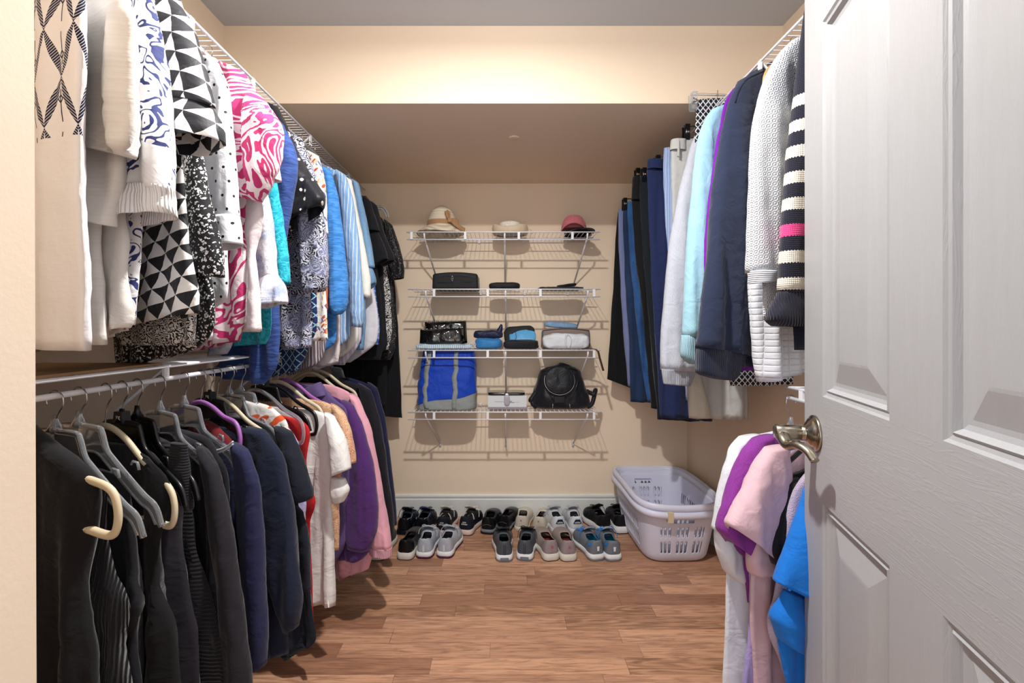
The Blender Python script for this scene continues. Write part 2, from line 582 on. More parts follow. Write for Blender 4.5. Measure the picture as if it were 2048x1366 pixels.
def heather(name, a, b, s=260):
    m = cl(name)
    x, y, z = m.uv()
    n = m.noise(m.vec(x * 1.0, y * 4.0), s, 3)
    m.color(m.mix(n.step(0.35, 0.65), a, b))
    m.weave(0.3)
    return m.mat

def slub(name, a, b):
    m = cl(name)
    x, y, z = m.uv()
    n = m.noise(m.vec(x * 9.0, y * 190.0), 1.0, 3)
    m.color(m.mix(n, a, b))
    m.bump(n, 0.5, 0.0012)
    m.bump(m.noise(m.coord(), 28, 3), 0.4, 0.006)
    return m.mat

def gauze(name, a, b):
    m = cl(name)
    x, y, z = m.uv()
    n = m.noise(m.vec(x * 26.0, y * 90.0), 1.0, 3, 0.8)
    m.color(m.mix(n.step(0.3, 0.7), a, b))
    m.bump(n, 0.8, 0.004)
    return m.mat

def crinkle(name, a, b):
    m = cl(name)
    x, y, z = m.uv()
    n = m.noise(m.vec(x * 60.0, y * 60.0), 1.0, 3, 1.5)
    m.color(m.mix(n.step(0.35, 0.65), a, b))
    m.bump(n, 0.9, 0.004)
    return m.mat

def dots(name, base, dot, p=0.034, r=0.0036):
    m = cl(name, 0.6)
    x, y, z = m.uv()
    row = (y / p).floor()
    a = ((x / p + row * 0.5).fr() - 0.5) * p
    b = ((y / p).fr() - 0.5) * p
    d = (a * a + b * b).sq()
    m.color(m.mix(d.lt(r), base, dot))
    m.weave(0.2)
    return m.mat

def triangles(name, w, bk, p=0.058, q=0.041, curve=0.0, rot=0.0):
    m = cl(name, 0.6)
    x, y, z = m.uv()
    x, y = x * math.cos(rot) + y * math.sin(rot), y * math.cos(rot) - x * math.sin(rot)
    yy = y / q
    row = yy.floor()
    b = yy.fr()
    a = (x / p + row * 0.5).fr()
    tri = (a - 0.5).abs() * 2.0
    if curve:
        b = (-b + 1.0).pw(1.0 + curve) * -1.0 + 1.0
        tri = (tri + (a * (2 * PI)).sin() * 0.12 * (-b + 1.0) * b * 4.0)
    m.color(m.mix((-b + 1.0).gt(tri), bk, w))
    m.weave(0.2)
    return m.mat

def swirl(name, a, b, s=9.0, th=0.0, fr=46.0, dist=1.6):
    m = cl(name, 0.7)
    v = m.coord()
    n = m.noise(v, s, 2, dist)
    w = (n * fr).sin()
    m.color(m.mix(w.step(th - 0.08, th + 0.08), a, b))
    m.weave(0.2)
    return m.mat

def floral(name, base, fl, s=120.0, th=0.42, mid=None):
    m = cl(name, 0.75)
    v = m.coord()
    x, y, z = m.uv()
    wv = m.vec(x + m.noise(v, s * 0.8, 2) * (1.6 / s), y + m.noise(m.vec(x + 5.0, y), s * 0.8, 2) * (1.6 / s))
    d = m.vor(wv, s)
    n = m.noise(v, s * 2.3, 2)
    f = (d + (n - 0.5) * 0.7).lt(th)
    c = m.mix(f, base, fl)
    if mid:
        c = m.mix(m.noise(v, s * 0.35, 2).gt(0.58), c, mid)
    m.color(c)
    m.weave(0.2)
    return m.mat

def paisley(name, base, ink, s=24.0, k=30.0, tint=None):
    m = cl(name, 0.75)
    v = m.coord()
    x, y, z = m.uv()
    wv = m.vec(x + m.noise(v, s, 2) * (0.9 / s), y + m.noise(m.vec(x + 3.0, y), s, 2) * (0.9 / s))
    d = m.vor(wv, s)
    w = (d * k + m.noise(v, s * 3.2, 2, 1.0) * 14.0).sin()
    f = w.step(-0.15, 0.15)
    c = m.mix(f, base, ink)
    if tint:
        c = m.mix(m.noise(v, 16, 2).step(0.45, 0.6) * 0.5, c, tint)
    m.color(c)
    m.weave(0.2)
    return m.mat

def vstripes(name, a, b, p=0.012, duty=0.3, c3=None):
    m = cl(name, 0.7)
    x, y, z = m.uv()
    f = (x / p).fr().lt(duty)
    c = m.mix(f, a, b)
    if c3:
        c = m.mix((x / (p * 3)).fr().lt(duty * 0.6), c, c3)
    m.color(c)
    m.weave(0.3)
    return m.mat

def lattice(name, base, line, p=0.021, w=0.11):
    m = cl(name, 0.55)
    x, y, z = m.uv()
    yy = y / 1.25
    a = (((x + yy) / p).fr() - 0.5).abs()
    b = (((x - yy) / p).fr() - 0.5).abs()
    wob = ((x * (2 * PI / p)).sin() * 0.03)
    m.color(m.mix((a + wob).gt(0.5 - w).mx((b - wob).gt(0.5 - w)), base, line))
    m.weave(0.15)
    return m.mat

def quatrefoil(name, base, line, p=0.036):
    m = cl(name, 0.6)
    x, y, z = m.uv()
    def ring(ox, oy):
        a = ((x / p + ox).fr() - 0.5)
        b = ((y / p + oy).fr() - 0.5)
        s = (a.abs() * 2.0).mn(1.0)
        t = (b.abs() * 2.0).mn(1.0)
        q = ((s - 0.42) * (s - 0.42) + t * t).mn((t - 0.42) * (t - 0.42) + s * s).sq()
        return (q - 0.46).abs().lt(0.055)
    m.color(m.mix(ring(0.0, 0.0).mx(ring(0.5, 0.5)), base, line))
    m.weave(0.2)
    return m.mat

def plaid(name, a, b, c, p=0.03):
    m = cl(name, 0.75)
    x, y, z = m.uv()
    f = ((x / p).fr().lt(0.3) * 0.5) + ((y / p).fr().lt(0.3) * 0.5)
    m.color(m.mix((x / p).fr().lt(0.06).mx((y / p).fr().lt(0.06)), m.mix(f, a, b), c))
    m.weave(0.2)
    return m.mat

def leaves(name, base, cols, s=26.0):
    m = cl(name, 0.7)
    x, y, z = m.uv()
    c = base
    for i, (cc, ang, th) in enumerate(cols):
        ca, sa = math.cos(ang), math.sin(ang)
        u = (x * ca + y * sa) * 1.0
        w = (y * ca - x * sa) * 2.6
        d = m.vor(m.vec(u + i * 3.1, w + i * 1.7), s)
        c = m.mix(d.lt(th), c, cc)
    m.color(c)
    m.weave(0.2)
    return m.mat

def sketch(name, base, cols):
    m = cl(name, 0.75)
    v = m.coord()
    x, y, z = m.uv()
    c = m.mix(m.noise(v, 18, 3).step(0.48, 0.62) * 0.75, base, cols[0])
    l = (m.noise(m.vec(x * 1.6, y), 22, 3, 0.8) * 70.0).sin().abs().lt(0.16)
    c = m.mix(l * 0.8, c, cols[1])
    m.color(c)
    m.weave(0.2)
    return m.mat

def embroidery(name, base, ink, s=30.0):
    """large curling embroidered scroll bands on plain ground"""
    m = cl(name, 0.75)
    v = m.coord()
    x, y, z = m.uv()
    n = m.noise(v, s, 1, 0.9)
    curl = (n * 30.0).sin().gt(0.42)
    hatch = ((x * 2600.0 + y * 2600.0).sin() * 0.5 + 0.5)
    patch = m.noise(v, 9.0, 1).gt(0.48)
    c = m.mix(curl * patch, base, m.mix(hatch, ink, '#39447e'))
    m.color(c)
    m.weave(0.25)
    return m.mat

def diamonds(name, base, ink, p=0.066, q=0.15):
    """chains of embroidered lozenges with small outlined diamonds"""
    m = cl(name, 0.8)
    x, y, z = m.uv()
    a = ((x / p).fr() - 0.5).abs() * p
    t = ((y / q).fr() - 0.5).abs() * 2.0
    d = (a - t * (p / 2)).abs()
    solid = d.lt((t * PI).sin() * 0.0068 + 0.0008)
    hat = ((a * 0.8 + y) / 0.0046).fr().lt(0.8)
    stem = a.lt(0.0013) * t.gt(0.25)
    c1 = ((a + (t - 0.45).abs() * (q / 2)) - 0.006).abs().lt(0.0016)
    m.color(m.mix(((solid * hat).mx(stem * t.lt(0.9)).mx(c1)) * y.gt(1.485), base, ink))
    m.bump(m.noise(m.vec(x * 9.0, y * 190.0), 1.0, 3), 0.3, 0.001)
    m.bump(m.noise(m.coord(), 28, 3), 0.4, 0.006)
    return m.mat

def hbands(name, bands, period, base, rib=None):
    """horizontal knitted bands: list of (v0, v1, colour) measured in metres of height"""
    m = cl(name, 0.95, 0.2)
    x, y, z = m.uv()
    jag = ((x * 900.0).sin() * 0.0012)
    yy = y + jag
    c = base
    for v0, v1, cc in bands:
        c = m.mix(yy.gt(v0) * yy.lt(v1), c, cc)
    m.color(c)
    n = ((x * 1500.0).sin() * 0.5 + 0.5) + ((y * 1300.0).sin() * 0.5)
    m.bump(n, 0.5, 0.0014)
    m.bump(m.noise(m.coord(), 25, 2), 0.3, 0.005)
    return m.mat

def ribbed(name, c, p=0.006, horiz=True, c2=None):
    m = cl(name, 0.9, 0.15)
    x, y, z = m.uv()
    v = (y if horiz else x) * (2 * PI / p)
    s = v.sin() * 0.5 + 0.5
    m.color(m.mix(s, c2 or c, c) if c2 else c)
    m.bump(s, 0.9, 0.003)
    return m.mat

def quilted(name, c, p=0.046, q=0.019):
    m = cl(name, 0.8)
    x, y, z = m.uv()
    a = ((x / p).fr() - 0.5).abs() * 2.0
    b = ((y / q).fr() - 0.5).abs() * 2.0
    h = (a.pw(5.0) + b.pw(5.0)).mn(1.0) * -1.0
    m.color(c)
    m.bump(h, 0.8, 0.0028)
    m.bump(m.noise(m.coord(), 60, 2), 0.4, 0.004)
    return m.mat

def knobbly(name, c, p=0.013):
    m = cl(name, 0.85)
    x, y, z = m.uv()
    a = ((x / p).fr() - 0.5)
    b = ((y / p).fr() - 0.5)
    d = (a * a + b * b).sq()
    h = (d * 16.0).sin() * 0.5
    m.color(c)
    m.bump(h, 0.9, 0.003)
    m.bump(m.noise(m.coord(), 25, 2), 0.3, 0.006)
    return m.mat

def terry(name, c):
    m = cl(name, 1.0, 0.3)
    v = m.coord()
    n = m.noise(v, 420, 2)
    m.color(m.mix(n, c, '#c9b8cf'))
    m.bump(n, 1.0, 0.004)
    return m.mat

def denim(name, a, b):
    m = cl(name, 0.85)
    x, y, z = m.uv()
    n = m.noise(m.vec(x * 900.0, y * 120.0), 1.0, 2)
    big = m.noise(m.vec(x * 16.0, y * 5.0), 1.0, 3)
    m.color(m.mix((n * 0.5 + big * 0.6).step(0.35, 0.75), a, b))
    m.weave(0.3)
    return m.mat

def sequins(name, base, sp, s=150.0, dens=0.62):
    m = cl(name, 0.5)
    v = m.coord()
    d = m.vor(v, s)
    n = m.noise(v, 40, 2)
    f = d.lt(0.22) * n.gt(dens - 0.12)
    m.color(m.mix(f, base, sp))
    m.weave(0.2)
    return m.mat

def tiedye(name, a, b, c):
    m = cl(name)
    v = m.coord()
    n = m.noise(v, 22, 5, 0.6)
    m.color(m.mix(m.noise(v, 260, 3).step(0.4, 0.6) * 0.6, m.mix(n.step(0.4, 0.62), a, b), c))
    m.weave(0.2)
    return m.mat

# ------------------------------------------------------------------ garment builder
ROD = 0.86
class Plane:
    """upright plane through the rod at depth y0, turned so the outer end is k*offset nearer"""
    def __init__(self, side, y0, k):
        self.g = -side
        self.side, self.y0, self.k = side, y0, k
        self.xr = side * ROD
        n = math.hypot(1, k)
        self.e = Vector((self.g, -k, 0)) / n
        self.n = Vector((-k * self.g, -1, 0)) / n
    def pt(self, px, py):
        s = (px - CX) / F
        gk = self.g * self.k
        y = (self.y0 + gk * self.xr) / (1 + gk * s)
        return P(px, py, y)
    def a(self, p):
        return (p - Vector((self.xr, self.y0, 0))).dot(self.e)
    def at(self, a, z, n=0.0):
        return Vector((self.xr, self.y0, 0)) + self.e * a + Vector((0, 0, z)) + self.n * n

def sheet(name, rows, pl, mats, parent, org, t=(0.012, 0.02), amp=0.007, seed=0, N=46, M_=56, lam=1.0, bunch=0.0, wr=0.0025, hem=0.02, edge=0.004, ramp=0.25, uvo=(0, 0), vz=True, close_top=True):
    """hollow fold of cloth lofted over rows of (inner, outer) points"""
    rnd = random.Random(seed * 7919 + 13)
    ph = [rnd.random() * 10 for _ in range(8)]
    A = np.array([list(r[0]) for r in rows]); B = np.array([list(r[1]) for r in rows])
    mid = (A + B) / 2
    seg = np.linalg.norm(np.diff(B, axis=0), axis=1) * 0.5 + np.linalg.norm(np.diff(mid, axis=0), axis=1) * 0.5
    s = np.concatenate([[0], np.cumsum(seg)])
    L = s[-1]
    q = np.linspace(0, L, N)
    def rs(X):
        Y = np.stack([np.interp(q, s, X[:, i]) for i in range(3)], 1)
        for _ in range(3):
            Y[1:-1] = (Y[:-2] + 2 * Y[1:-1] + Y[2:]) / 4
        return Y
    A, B = rs(A), rs(B)
    half = M_ // 2
    xs = [math.sin((j / half - 0.5) * PI) * 0.35 + (2 * j / half - 1) * 0.65 for j in range(half)]
    ring = [(x, 1) for x in xs] + [(-x, -1) for x in xs]
    V, UV = [], []
    nrm = pl.n
    def row(i, inset=0.0, dz=0.0):
        a, b = Vector(A[i]), Vector(B[i])
        l = i / (N - 1)
        d = b - a
        w = d.length
        dl = d.normalized() if w > 1e-6 else pl.e
        tt = t[0] + (t[1] - t[0]) * min(1.0, l / 0.4)
        tt = min(tt, w * 0.42) - inset
        am = amp * min(1.0, max(0.0, l / ramp)) * (0.65 + 0.5 * l) * min(1.0, w / 0.14)
        loc_ = []
        for x, sd in ring:
            x2 = x * (1 - 2.2 * inset / max(w, 0.02))
            p = a + d * (0.5 + 0.5 * x2)
            prof = max(0.0, 1 - abs(x2) ** 3.2) ** 0.5 if not inset else max(0.0, 1 - abs(x) ** 3.2) ** 0.5
            aa = pl.a(p)
            z = p.z
            f = 0.5 * math.sin(2 * PI * (aa / (0.088 * lam) + 0.5 * z + ph[0])) + 0.3 * math.sin(2 * PI * (aa / (0.051 * lam) - 0.8 * z + ph[1])) + 0.55 * math.sin(2 * PI * (aa / (0.17 * lam) + 0.25 * z + ph[2]))
            f += 0.22 * math.sin(2 * PI * (aa / (0.029 * lam) + 1.1 * z + ph[3])) * max(0.0, math.sin(2 * PI * (aa / 0.21 + 0.7 * z + ph[4])))
            f *= 1.35 * am * (0.45 + 0.55 * prof)
            if bunch:
                f += bunch * math.sin(2 * PI * (l * L / 0.034 + 0.8 * nz((aa * 14, l * 6, seed)))) * math.exp(-((1 - l) * L) / 0.09)
            q3 = Vector((p.x + seed * 1.37, p.y + 0.9 * sd, p.z))
            f += wr * (nz(q3, 21) + 0.6 * nz(q3, 47))
            ed = edge * nz((seed * 3.1 + aa * 2, z * 9 + sd * 0.3, 1.7)) * abs(x2) ** 2 * min(1.0, l / 0.15)
            V.append(p + nrm * (sd * tt * prof + f) + dl * ed + Vector((0, 0, dz)) - org)
            loc_.append((p + nrm * (sd * tt * prof), (z if vz else l * L) + uvo[1]))
        cum = [0.0]
        for a_, b_ in zip(loc_[:-1], loc_[1:]):
            cum.append(cum[-1] + (b_[0] - a_[0]).length)
        c0 = cum[half // 2] - pl.a(loc_[half // 2][0])
        for c_i, (_, vv) in zip(cum, loc_):
            UV.append((c_i - c0 + uvo[0], vv))
    for i in range(N):
        row(i)
    nr = N
    if hem:
        st = L / (N - 1)
        last = None
        for dz, ins in ((0.0, 0.0024), (hem, 0.0034), (hem * 2.2, 0.0036)):
            ii = max(1, N - 1 - int(math.ceil(dz / st)))
            if ii == last:
                ii -= 1
            last = ii
            row(ii, ins, 0.0006 if dz == 0 else 0.0)
            nr += 1
    m = len(ring)
    Fc = []
    for i in range(nr - 1):
        for j in range(m):
            Fc.append((i * m + j, i * m + (j + 1) % m, (i + 1) * m + (j + 1) % m, (i + 1) * m + j))
    if close_top:
        for j in range(half - 1):
            Fc.append((j, m - 1 - j, m - 2 - j, j + 1))
    return mesh(name, V, Fc, mats, parent, None, True, UV)

def rows_body(pl, spec, in_max=0.19):
    out = []
    for r in spec:
        b = pl.pt(r[0], r[1])
        if len(r) >= 4:
            a = pl.pt(r[2], r[3])
        else:
            ao = pl.a(b)
            a = pl.at(-min(max(ao, 0.05), in_max), b.z)
        out.append((a, b))
    return out

def rows_sleeve(pl, spec):
    out = []
    for xl, yl, xr, yr in spec:
        l, r = pl.pt(xl, yl), pl.pt(xr, yr)
        out.append((l, r) if pl.side < 0 else (r, l))
    return out

GSEED = [0]
def G(name, label, cat, side, y0, k, mat, body, sleeves=(), group=None, t=(0.012, 0.02), amp=0.007, hz=None, extra=(), **kw):
    """a garment on the rod: body outline and parts traced by their place in the closet, each with depth and folds"""
    GSEED[0] += 1
    sd = GSEED[0]
    pl = Plane(side, y0, k)
    hz = hz or (HR_U if body[0][1] < 640 else HR_L)
    org = Vector((pl.xr, y0, hz - 0.06))
    th = thing(name, label, cat, org, group)
    sheet('body', rows_body(pl, body), pl, mat, th, org, t, amp, sd, **kw)
    for i, s in enumerate(sleeves):
        s = dict(s)
        sp = Plane(side, y0 - s.pop('dy', 0.03), s.pop('k', k))
        rr = rows_sleeve(sp, s.pop('rows'))
        nm = s.pop('name', 'sleeve')
        mm = s.pop('mat', mat)
        par = th
        s.setdefault('t', (0.012, 0.022)); s.setdefault('amp', 0.005)
        sheet(nm, rr, sp, mm, par, org, seed=sd + 40 * (i + 1), N=s.pop('N', 34), M_=40, **s)
    return th, pl, org
# ------------------------------------------------------------------ upper left row, nearest first
GL = 'blouses and tops on the upper left rail'
WH = '#e9e4dc'
G('blouse', 'off-white blouse with embroidered navy diamond chains beside the doorway wall', 'blouse', -1, 0.83, 0.55, diamonds('ivory_cloth_navy_lozenges', '#e4e3e6', '#14173a'),
  [(60, -260), (140, -210), (165, -100), (168, 100), (160, 300), (166, 480), (172, 640), (172, 702)], group=GL, amp=0.004)
G('tee_shirt', 'white slub knit short-sleeved tee with a long side slit, behind the diamond blouse', 'tee', -1, 0.925, 0.55, slub('white_slub_knit', '#e4e1dc', '#cfcac2'),
  [(150, -160), (215, -60), (230, 100), (205, 330), (200, 480), (206, 600), (210, 690)],
  [dict(rows=[(190, -10, 250, -6), (178, 60, 268, 30), (168, 150, 270, 150), (160, 230, 268, 240), (152, 262, 262, 292), (172, 265, 250, 300)][:5] + [(150, 290, 244, 312)], t=(0.014, 0.022), amp=0.009, bunch=0.002),
   dict(rows=[(160, 250, 240, 262), (148, 320, 236, 330), (150, 400, 220, 400), (185, 440, 215, 452)], t=(0.014, 0.02), amp=0.008, dy=0.015, name='sleeve_lining')], group=GL, amp=0.006)
G('tunic', 'plain off-white tunic with a curved side vent below an embroidered sleeve', 'tunic', -1, 0.955, 0.5, plain('off_white_linen', '#dedad5', 0.4),
  [(200, -120), (235, -20), (245, 150), (240, 350), (262, 470), (258, 560), (268, 640), (262, 655, 60, 705)], group=GL, amp=0.009)
G('blouse', 'white blouse with navy scroll embroidery and an elastic-gathered sleeve cuff', 'blouse', -1, 1.0, 0.55, embroidery('white_cloth_navy_scrolls', '#e9e9ec', '#1e2659'),
  [(240, -100), (280, -30), (290, 100), (292, 300), (280, 460), (276, 560), (270, 650)],
  [dict(rows=[(262, -10, 300, -6), (264, 80, 308, 60), (262, 180, 316, 180), (252, 270, 330, 260), (240, 340, 332, 330), (232, 380, 332, 380)], t=(0.014, 0.03), amp=0.006),
   dict(rows=[(234, 376, 334, 372), (226, 405, 328, 392), (224, 430, 330, 415), (232, 452, 326, 426)], t=(0.03, 0.036), amp=0.004, name='cuff', mat=ribbed('white_elastic_gathers', '#ececee', 0.007, False), N=14, hem=0.03)], group=GL, amp=0.006)
TRI = triangles('black_and_white_triangles', '#e8e6e3', '#17181d', 0.054, 0.033, 0.0, 0.22)
TRIC = triangles('black_and_white_curved_triangles', '#efeeed', '#1b1c23', 0.054, 0.038, 0.45, -0.25)
G('blouse', 'black and white triangle print blouse with a wide bell sleeve', 'blouse', -1, 1.10, 0.55, TRI,
  [(300, -60), (335, 0), (360, 200), (368, 350), (374, 430), (388, 540), (401, 622), (398, 626, 200, 668)],
  [dict(rows=[(318, -30, 340, -30), (303, 20, 362, 30), (300, 90, 388, 100), (301, 150, 408, 160), (306, 198, 418, 210)], t=(0.02, 0.035), amp=0.004, mat=TRIC),
   dict(rows=[(316, 202, 412, 206), (318, 225, 424, 235), (320, 255, 430, 262), (338, 305, 428, 276)], t=(0.03, 0.045), amp=0.004, name='cuff', mat=TRIC, N=16, hem=0.03)], group=GL, amp=0.004)
G('blouse', 'black and white paisley bandana print blouse peeking below triangle blouse', 'blouse', -1, 1.125, 0.5, paisley('black_bandana_paisley', '#17171b', '#dcdad8', 42, 34),
  [(330, -40), (360, 40), (376, 250), (384, 380), (386, 520), (392, 620), (384, 690, 250, 690)], group=GL, amp=0.006)
SMF = floral('black_cloth_tiny_white_flowers', '#0c0c10', '#d8d8da', 150, 0.36)
G('blouse', 'black blouse covered in tiny white flowers with its hem drooping onto the wire shelf', 'blouse', -1, 1.16, 0.5, SMF,
  [(345, -20), (370, 60), (392, 280), (402, 400), (415, 520), (428, 600), (433, 656), (388, 700, 235, 735)],
  [dict(rows=[(372, 290, 398, 290), (372, 380, 410, 370), (385, 460, 425, 450), (398, 530, 440, 520), (402, 540, 436, 555)], t=(0.012, 0.02), dy=0.02)], group=GL, amp=0.007)
DOT = dots('white_cloth_black_dots', '#dfe1e6', '#15151b')
G('shirt', 'white shirt with small black polka dots and a buttoned roll-up sleeve', 'shirt', -1, 1.27, 0.5, DOT,
  [(386, 108), (425, 116), (448, 150), (455, 300), (452, 450), (452, 560), (458, 605), (420, 612), (418, 680, 380, 684)],
  [dict(rows=[(392, 118, 430, 116), (393, 180, 450, 165), (396, 280, 459, 270), (408, 380, 466, 370), (420, 440, 470, 432)], t=(0.016, 0.025), amp=0.005),
   dict(rows=[(420, 438, 471, 430), (428, 470, 474, 460), (432, 500, 476, 488)], t=(0.025, 0.028), amp=0.002, name='cuff', N=12)], group=GL, amp=0.006)
PNK = swirl('pink_and_white_swirl_print', '#c2336e', '#eedfe2', 8.0, 0.05, 52.0, 1.3)
G('blouse', 'pink and white swirl print blouse with a puffed gathered sleeve', 'blouse', -1, 1.375, 0.5, PNK,
  [(432, 118), (455, 130), (480, 175), (492, 300), (494, 430), (490, 540), (488, 640), (478, 680, 340, 712)],
  [dict(rows=[(450, 128, 480, 140), (462, 170, 502, 178), (466, 215, 530, 208), (474, 255, 553, 240), (484, 290, 556, 260), (486, 330, 545, 330), (490, 372, 522, 395), (490, 396, 512, 402)], t=(0.025, 0.045), amp=0.010, bunch=0.005, lam=0.7),
   ], group=GL, amp=0.007)
G('blouse', 'white blouse with a flared white cuff poking out beyond the pink swirl sleeve', 'blouse', -1, 1.42, 0.5, plain('soft_white_cotton', '#e7e2e2'),
  [(452, 135), (470, 150), (490, 180), (495, 300), (500, 420), (504, 520), (512, 600), (518, 664)],
  [dict(rows=[(515, 290, 540, 300), (522, 320, 550, 326), (526, 345, 556, 356), (528, 362, 557, 360)], t=(0.01, 0.02), N=16, name='sleeve_cuff'),
   dict(rows=[(492, 395, 520, 400), (494, 430, 524, 425), (498, 500, 508, 500), (500, 600, 516, 600), (500, 662, 519, 662)], t=(0.012, 0.02), mat=plain('blush_white_cotton', '#e2d6d8'))], group=GL, amp=0.006)
SKT = sketch('blue_sketch_print', '#dad9de', ('#8fa0c4', '#4a5e92'))
G('blouse', 'pale blouse printed with blue sketch lines and a ruffled sleeve end', 'blouse', -1, 1.48, 0.5, SKT,
  [(470, 160), (490, 180), (510, 300), (520, 420), (522, 560), (490, 640), (446, 708, 420, 712)],
  [dict(rows=[(508, 380, 530, 378), (512, 440, 540, 430), (514, 500, 548, 490), (516, 555, 552, 552)], t=(0.014, 0.022)),
   dict(rows=[(517, 552, 553, 550), (512, 585, 560, 575), (508, 618, 566, 604)], t=(0.02, 0.03), amp=0.010, lam=0.5, name='ruffle', N=14)], group=GL, amp=0.006)
TEAL = crinkle('teal_crinkle_cotton', '#0f8da3', '#37b6c6')
G('blouse', 'teal crinkled cotton blouse', 'blouse', -1, 1.545, 0.5, TEAL,
  [(495, 190), (520, 195), (534, 215), (545, 330), (556, 450), (568, 560), (540, 600), (540, 680), (532, 688, 440, 694)],
  [dict(rows=[(534, 360, 550, 358), (540, 440, 560, 430), (546, 520, 571, 510), (550, 572, 574, 566)], t=(0.012, 0.02))], group=GL, amp=0.006)
GZ = gauze('navy_blue_gauze', '#2b3f78', '#3a5596')
G('blouse', 'navy blue gauze blouse with a wide cap sleeve hanging lowest of the row', 'blouse', -1, 1.60, 0.45, GZ,
  [(510, 198), (530, 210), (548, 260), (556, 420), (560, 560), (562, 680), (556, 740), (528, 768, 395, 742)],
  [dict(rows=[(545, 232, 562, 250), (548, 280, 582, 285), (552, 315, 592, 318), (556, 370, 586, 365), (556, 440, 576, 430), (557, 520, 566, 520)], t=(0.02, 0.03), amp=0.006)], group=GL, amp=0.012, lam=1.3)
BKF = sequins('black_cloth_scattered_white_flowers', '#17181f', '#eceae8', 34, 0.50)
G('blouse', 'black blouse scattered with small white flowers and a turned-up bell sleeve', 'blouse', -1, 1.70, 0.45, BKF,
  [(520, 205), (545, 212), (560, 240), (575, 330), (570, 430), (566, 560), (560, 660), (556, 700)],
  [dict(rows=[(535, 205, 552, 212), (548, 240, 572, 255), (556, 290, 592, 310), (566, 330, 618, 350), (574, 365, 648, 395), (590, 408, 642, 402), (566, 455, 602, 440)][:5] + [(568, 440, 648, 400), (566, 466, 640, 412)], t=(0.018, 0.035), amp=0.006, hem=0.04)], group=GL, amp=0.006)
PSL = paisley('black_and_lilac_paisley', '#1a1a22', '#c3c3d2', 22, 42, '#8f94b8')
G('blouse', 'long black and lilac paisley blouse with gathered sleeve', 'blouse', -1, 1.76, 0.45, PSL,
  [(560, 262), (580, 270), (598, 300), (610, 420), (618, 520), (622, 600), (624, 660), (620, 694, 575, 700)],
  [dict(rows=[(578, 268, 600, 275), (588, 330, 622, 330), (600, 430, 640, 420), (606, 500, 650, 490), (610, 560, 650, 555), (614, 585, 644, 580)], t=(0.018, 0.03), amp=0.008, bunch=0.004)], group=GL, amp=0.008)
QF = quatrefoil('navy_quatrefoil_print', '#16295c', '#9fcbd8')
G('tunic', 'navy tunic with a pale blue quatrefoil tile print at its hem', 'tunic', -1, 1.84, 0.45, QF,
  [(578, 272), (595, 285), (610, 320), (622, 440), (632, 560), (636, 660), (615, 700), (598, 738, 545, 755)], group=GL, amp=0.006)
G('blouse', 'white blouse with orange, blue and tan leaf print', 'blouse', -1, 1.87, 0.42, leaves('leaf_print', '#e9e4de', [('#c4532f', 0.7, 0.30), ('#5c6c9f', -0.9, 0.28), ('#d0a678', 1.6, 0.25)]),
  [(600, 285), (615, 300), (632, 340), (645, 440), (650, 560), (654, 640), (656, 682)],
  [dict(rows=[(615, 300, 636, 312), (626, 350, 648, 360), (634, 430, 652, 430), (636, 470, 654, 468)], t=(0.012, 0.022))], group=GL, amp=0.006)
G('tee_shirt', 'plain coral orange tee showing only its shoulder between two prints', 'tee', -1, 1.92, 0.42, plain('coral_knit', '#c9643f'),
  [(612, 305), (630, 312), (646, 335), (652, 400), (654, 520), (656, 620)], group=GL, amp=0.004)
BLG = gauze('bright_blue_gauze', '#2f6fb4', '#4b8fd6')
G('blouse', 'bright blue gauze blouse with full sleeve', 'blouse', -1, 1.99, 0.40, BLG,
  [(640, 328), (655, 335), (668, 370), (672, 480), (674, 600), (672, 690), (640, 706)],
  [dict(rows=[(646, 332, 660, 340), (650, 390, 674, 390), (652, 470, 684, 470), (656, 550, 691, 550), (660, 600, 692, 600), (664, 622, 690, 622), (668, 630, 684, 628)], t=(0.018, 0.03), amp=0.009, bunch=0.004)], group=GL, amp=0.007)
STR = vstripes('blue_shirt_white_stripes', '#7fa3cc', '#dfe8f2', 0.016, 0.16)
G('shirt', 'light blue shirt with narrow white stripes and long sleeve', 'shirt', -1, 2.12, 0.38, STR,
  [(650, 330), (675, 340), (692, 370), (700, 480), (705, 600), (700, 680), (668, 700)],
  [dict(rows=[(672, 338, 690, 350), (682, 400, 706, 400), (692, 480, 716, 480), (700, 570, 724, 570), (702, 620, 727, 625), (706, 652, 722, 655)], t=(0.014, 0.025), bunch=0.004)], group=GL, amp=0.006)
G('cardigan', 'ivory cardigan squeezed between the striped shirt and denim shirt', 'cardigan', -1, 2.22, 0.36, plain('ivory_knit', '#e3dfd8'),
  [(675, 340), (690, 350), (705, 390), (715, 500), (720, 600), (716, 690), (680, 715)],
  [dict(rows=[(690, 352, 702, 360), (700, 420, 714, 420), (710, 500, 730, 500), (718, 560, 740, 560), (722, 590, 739, 596)], t=(0.012, 0.02))], group=GL, amp=0.006)
G('blouse', 'pale lilac striped blouse wedged before the denim shirt', 'blouse', -1, 2.28, 0.36, vstripes('lilac_stripe', '#b6b4c8', '#d8cfdc', 0.02, 0.4),
  [(688, 348), (700, 356), (708, 380), (716, 440), (720, 560), (724, 680), (690, 730)], group=GL, amp=0.006)
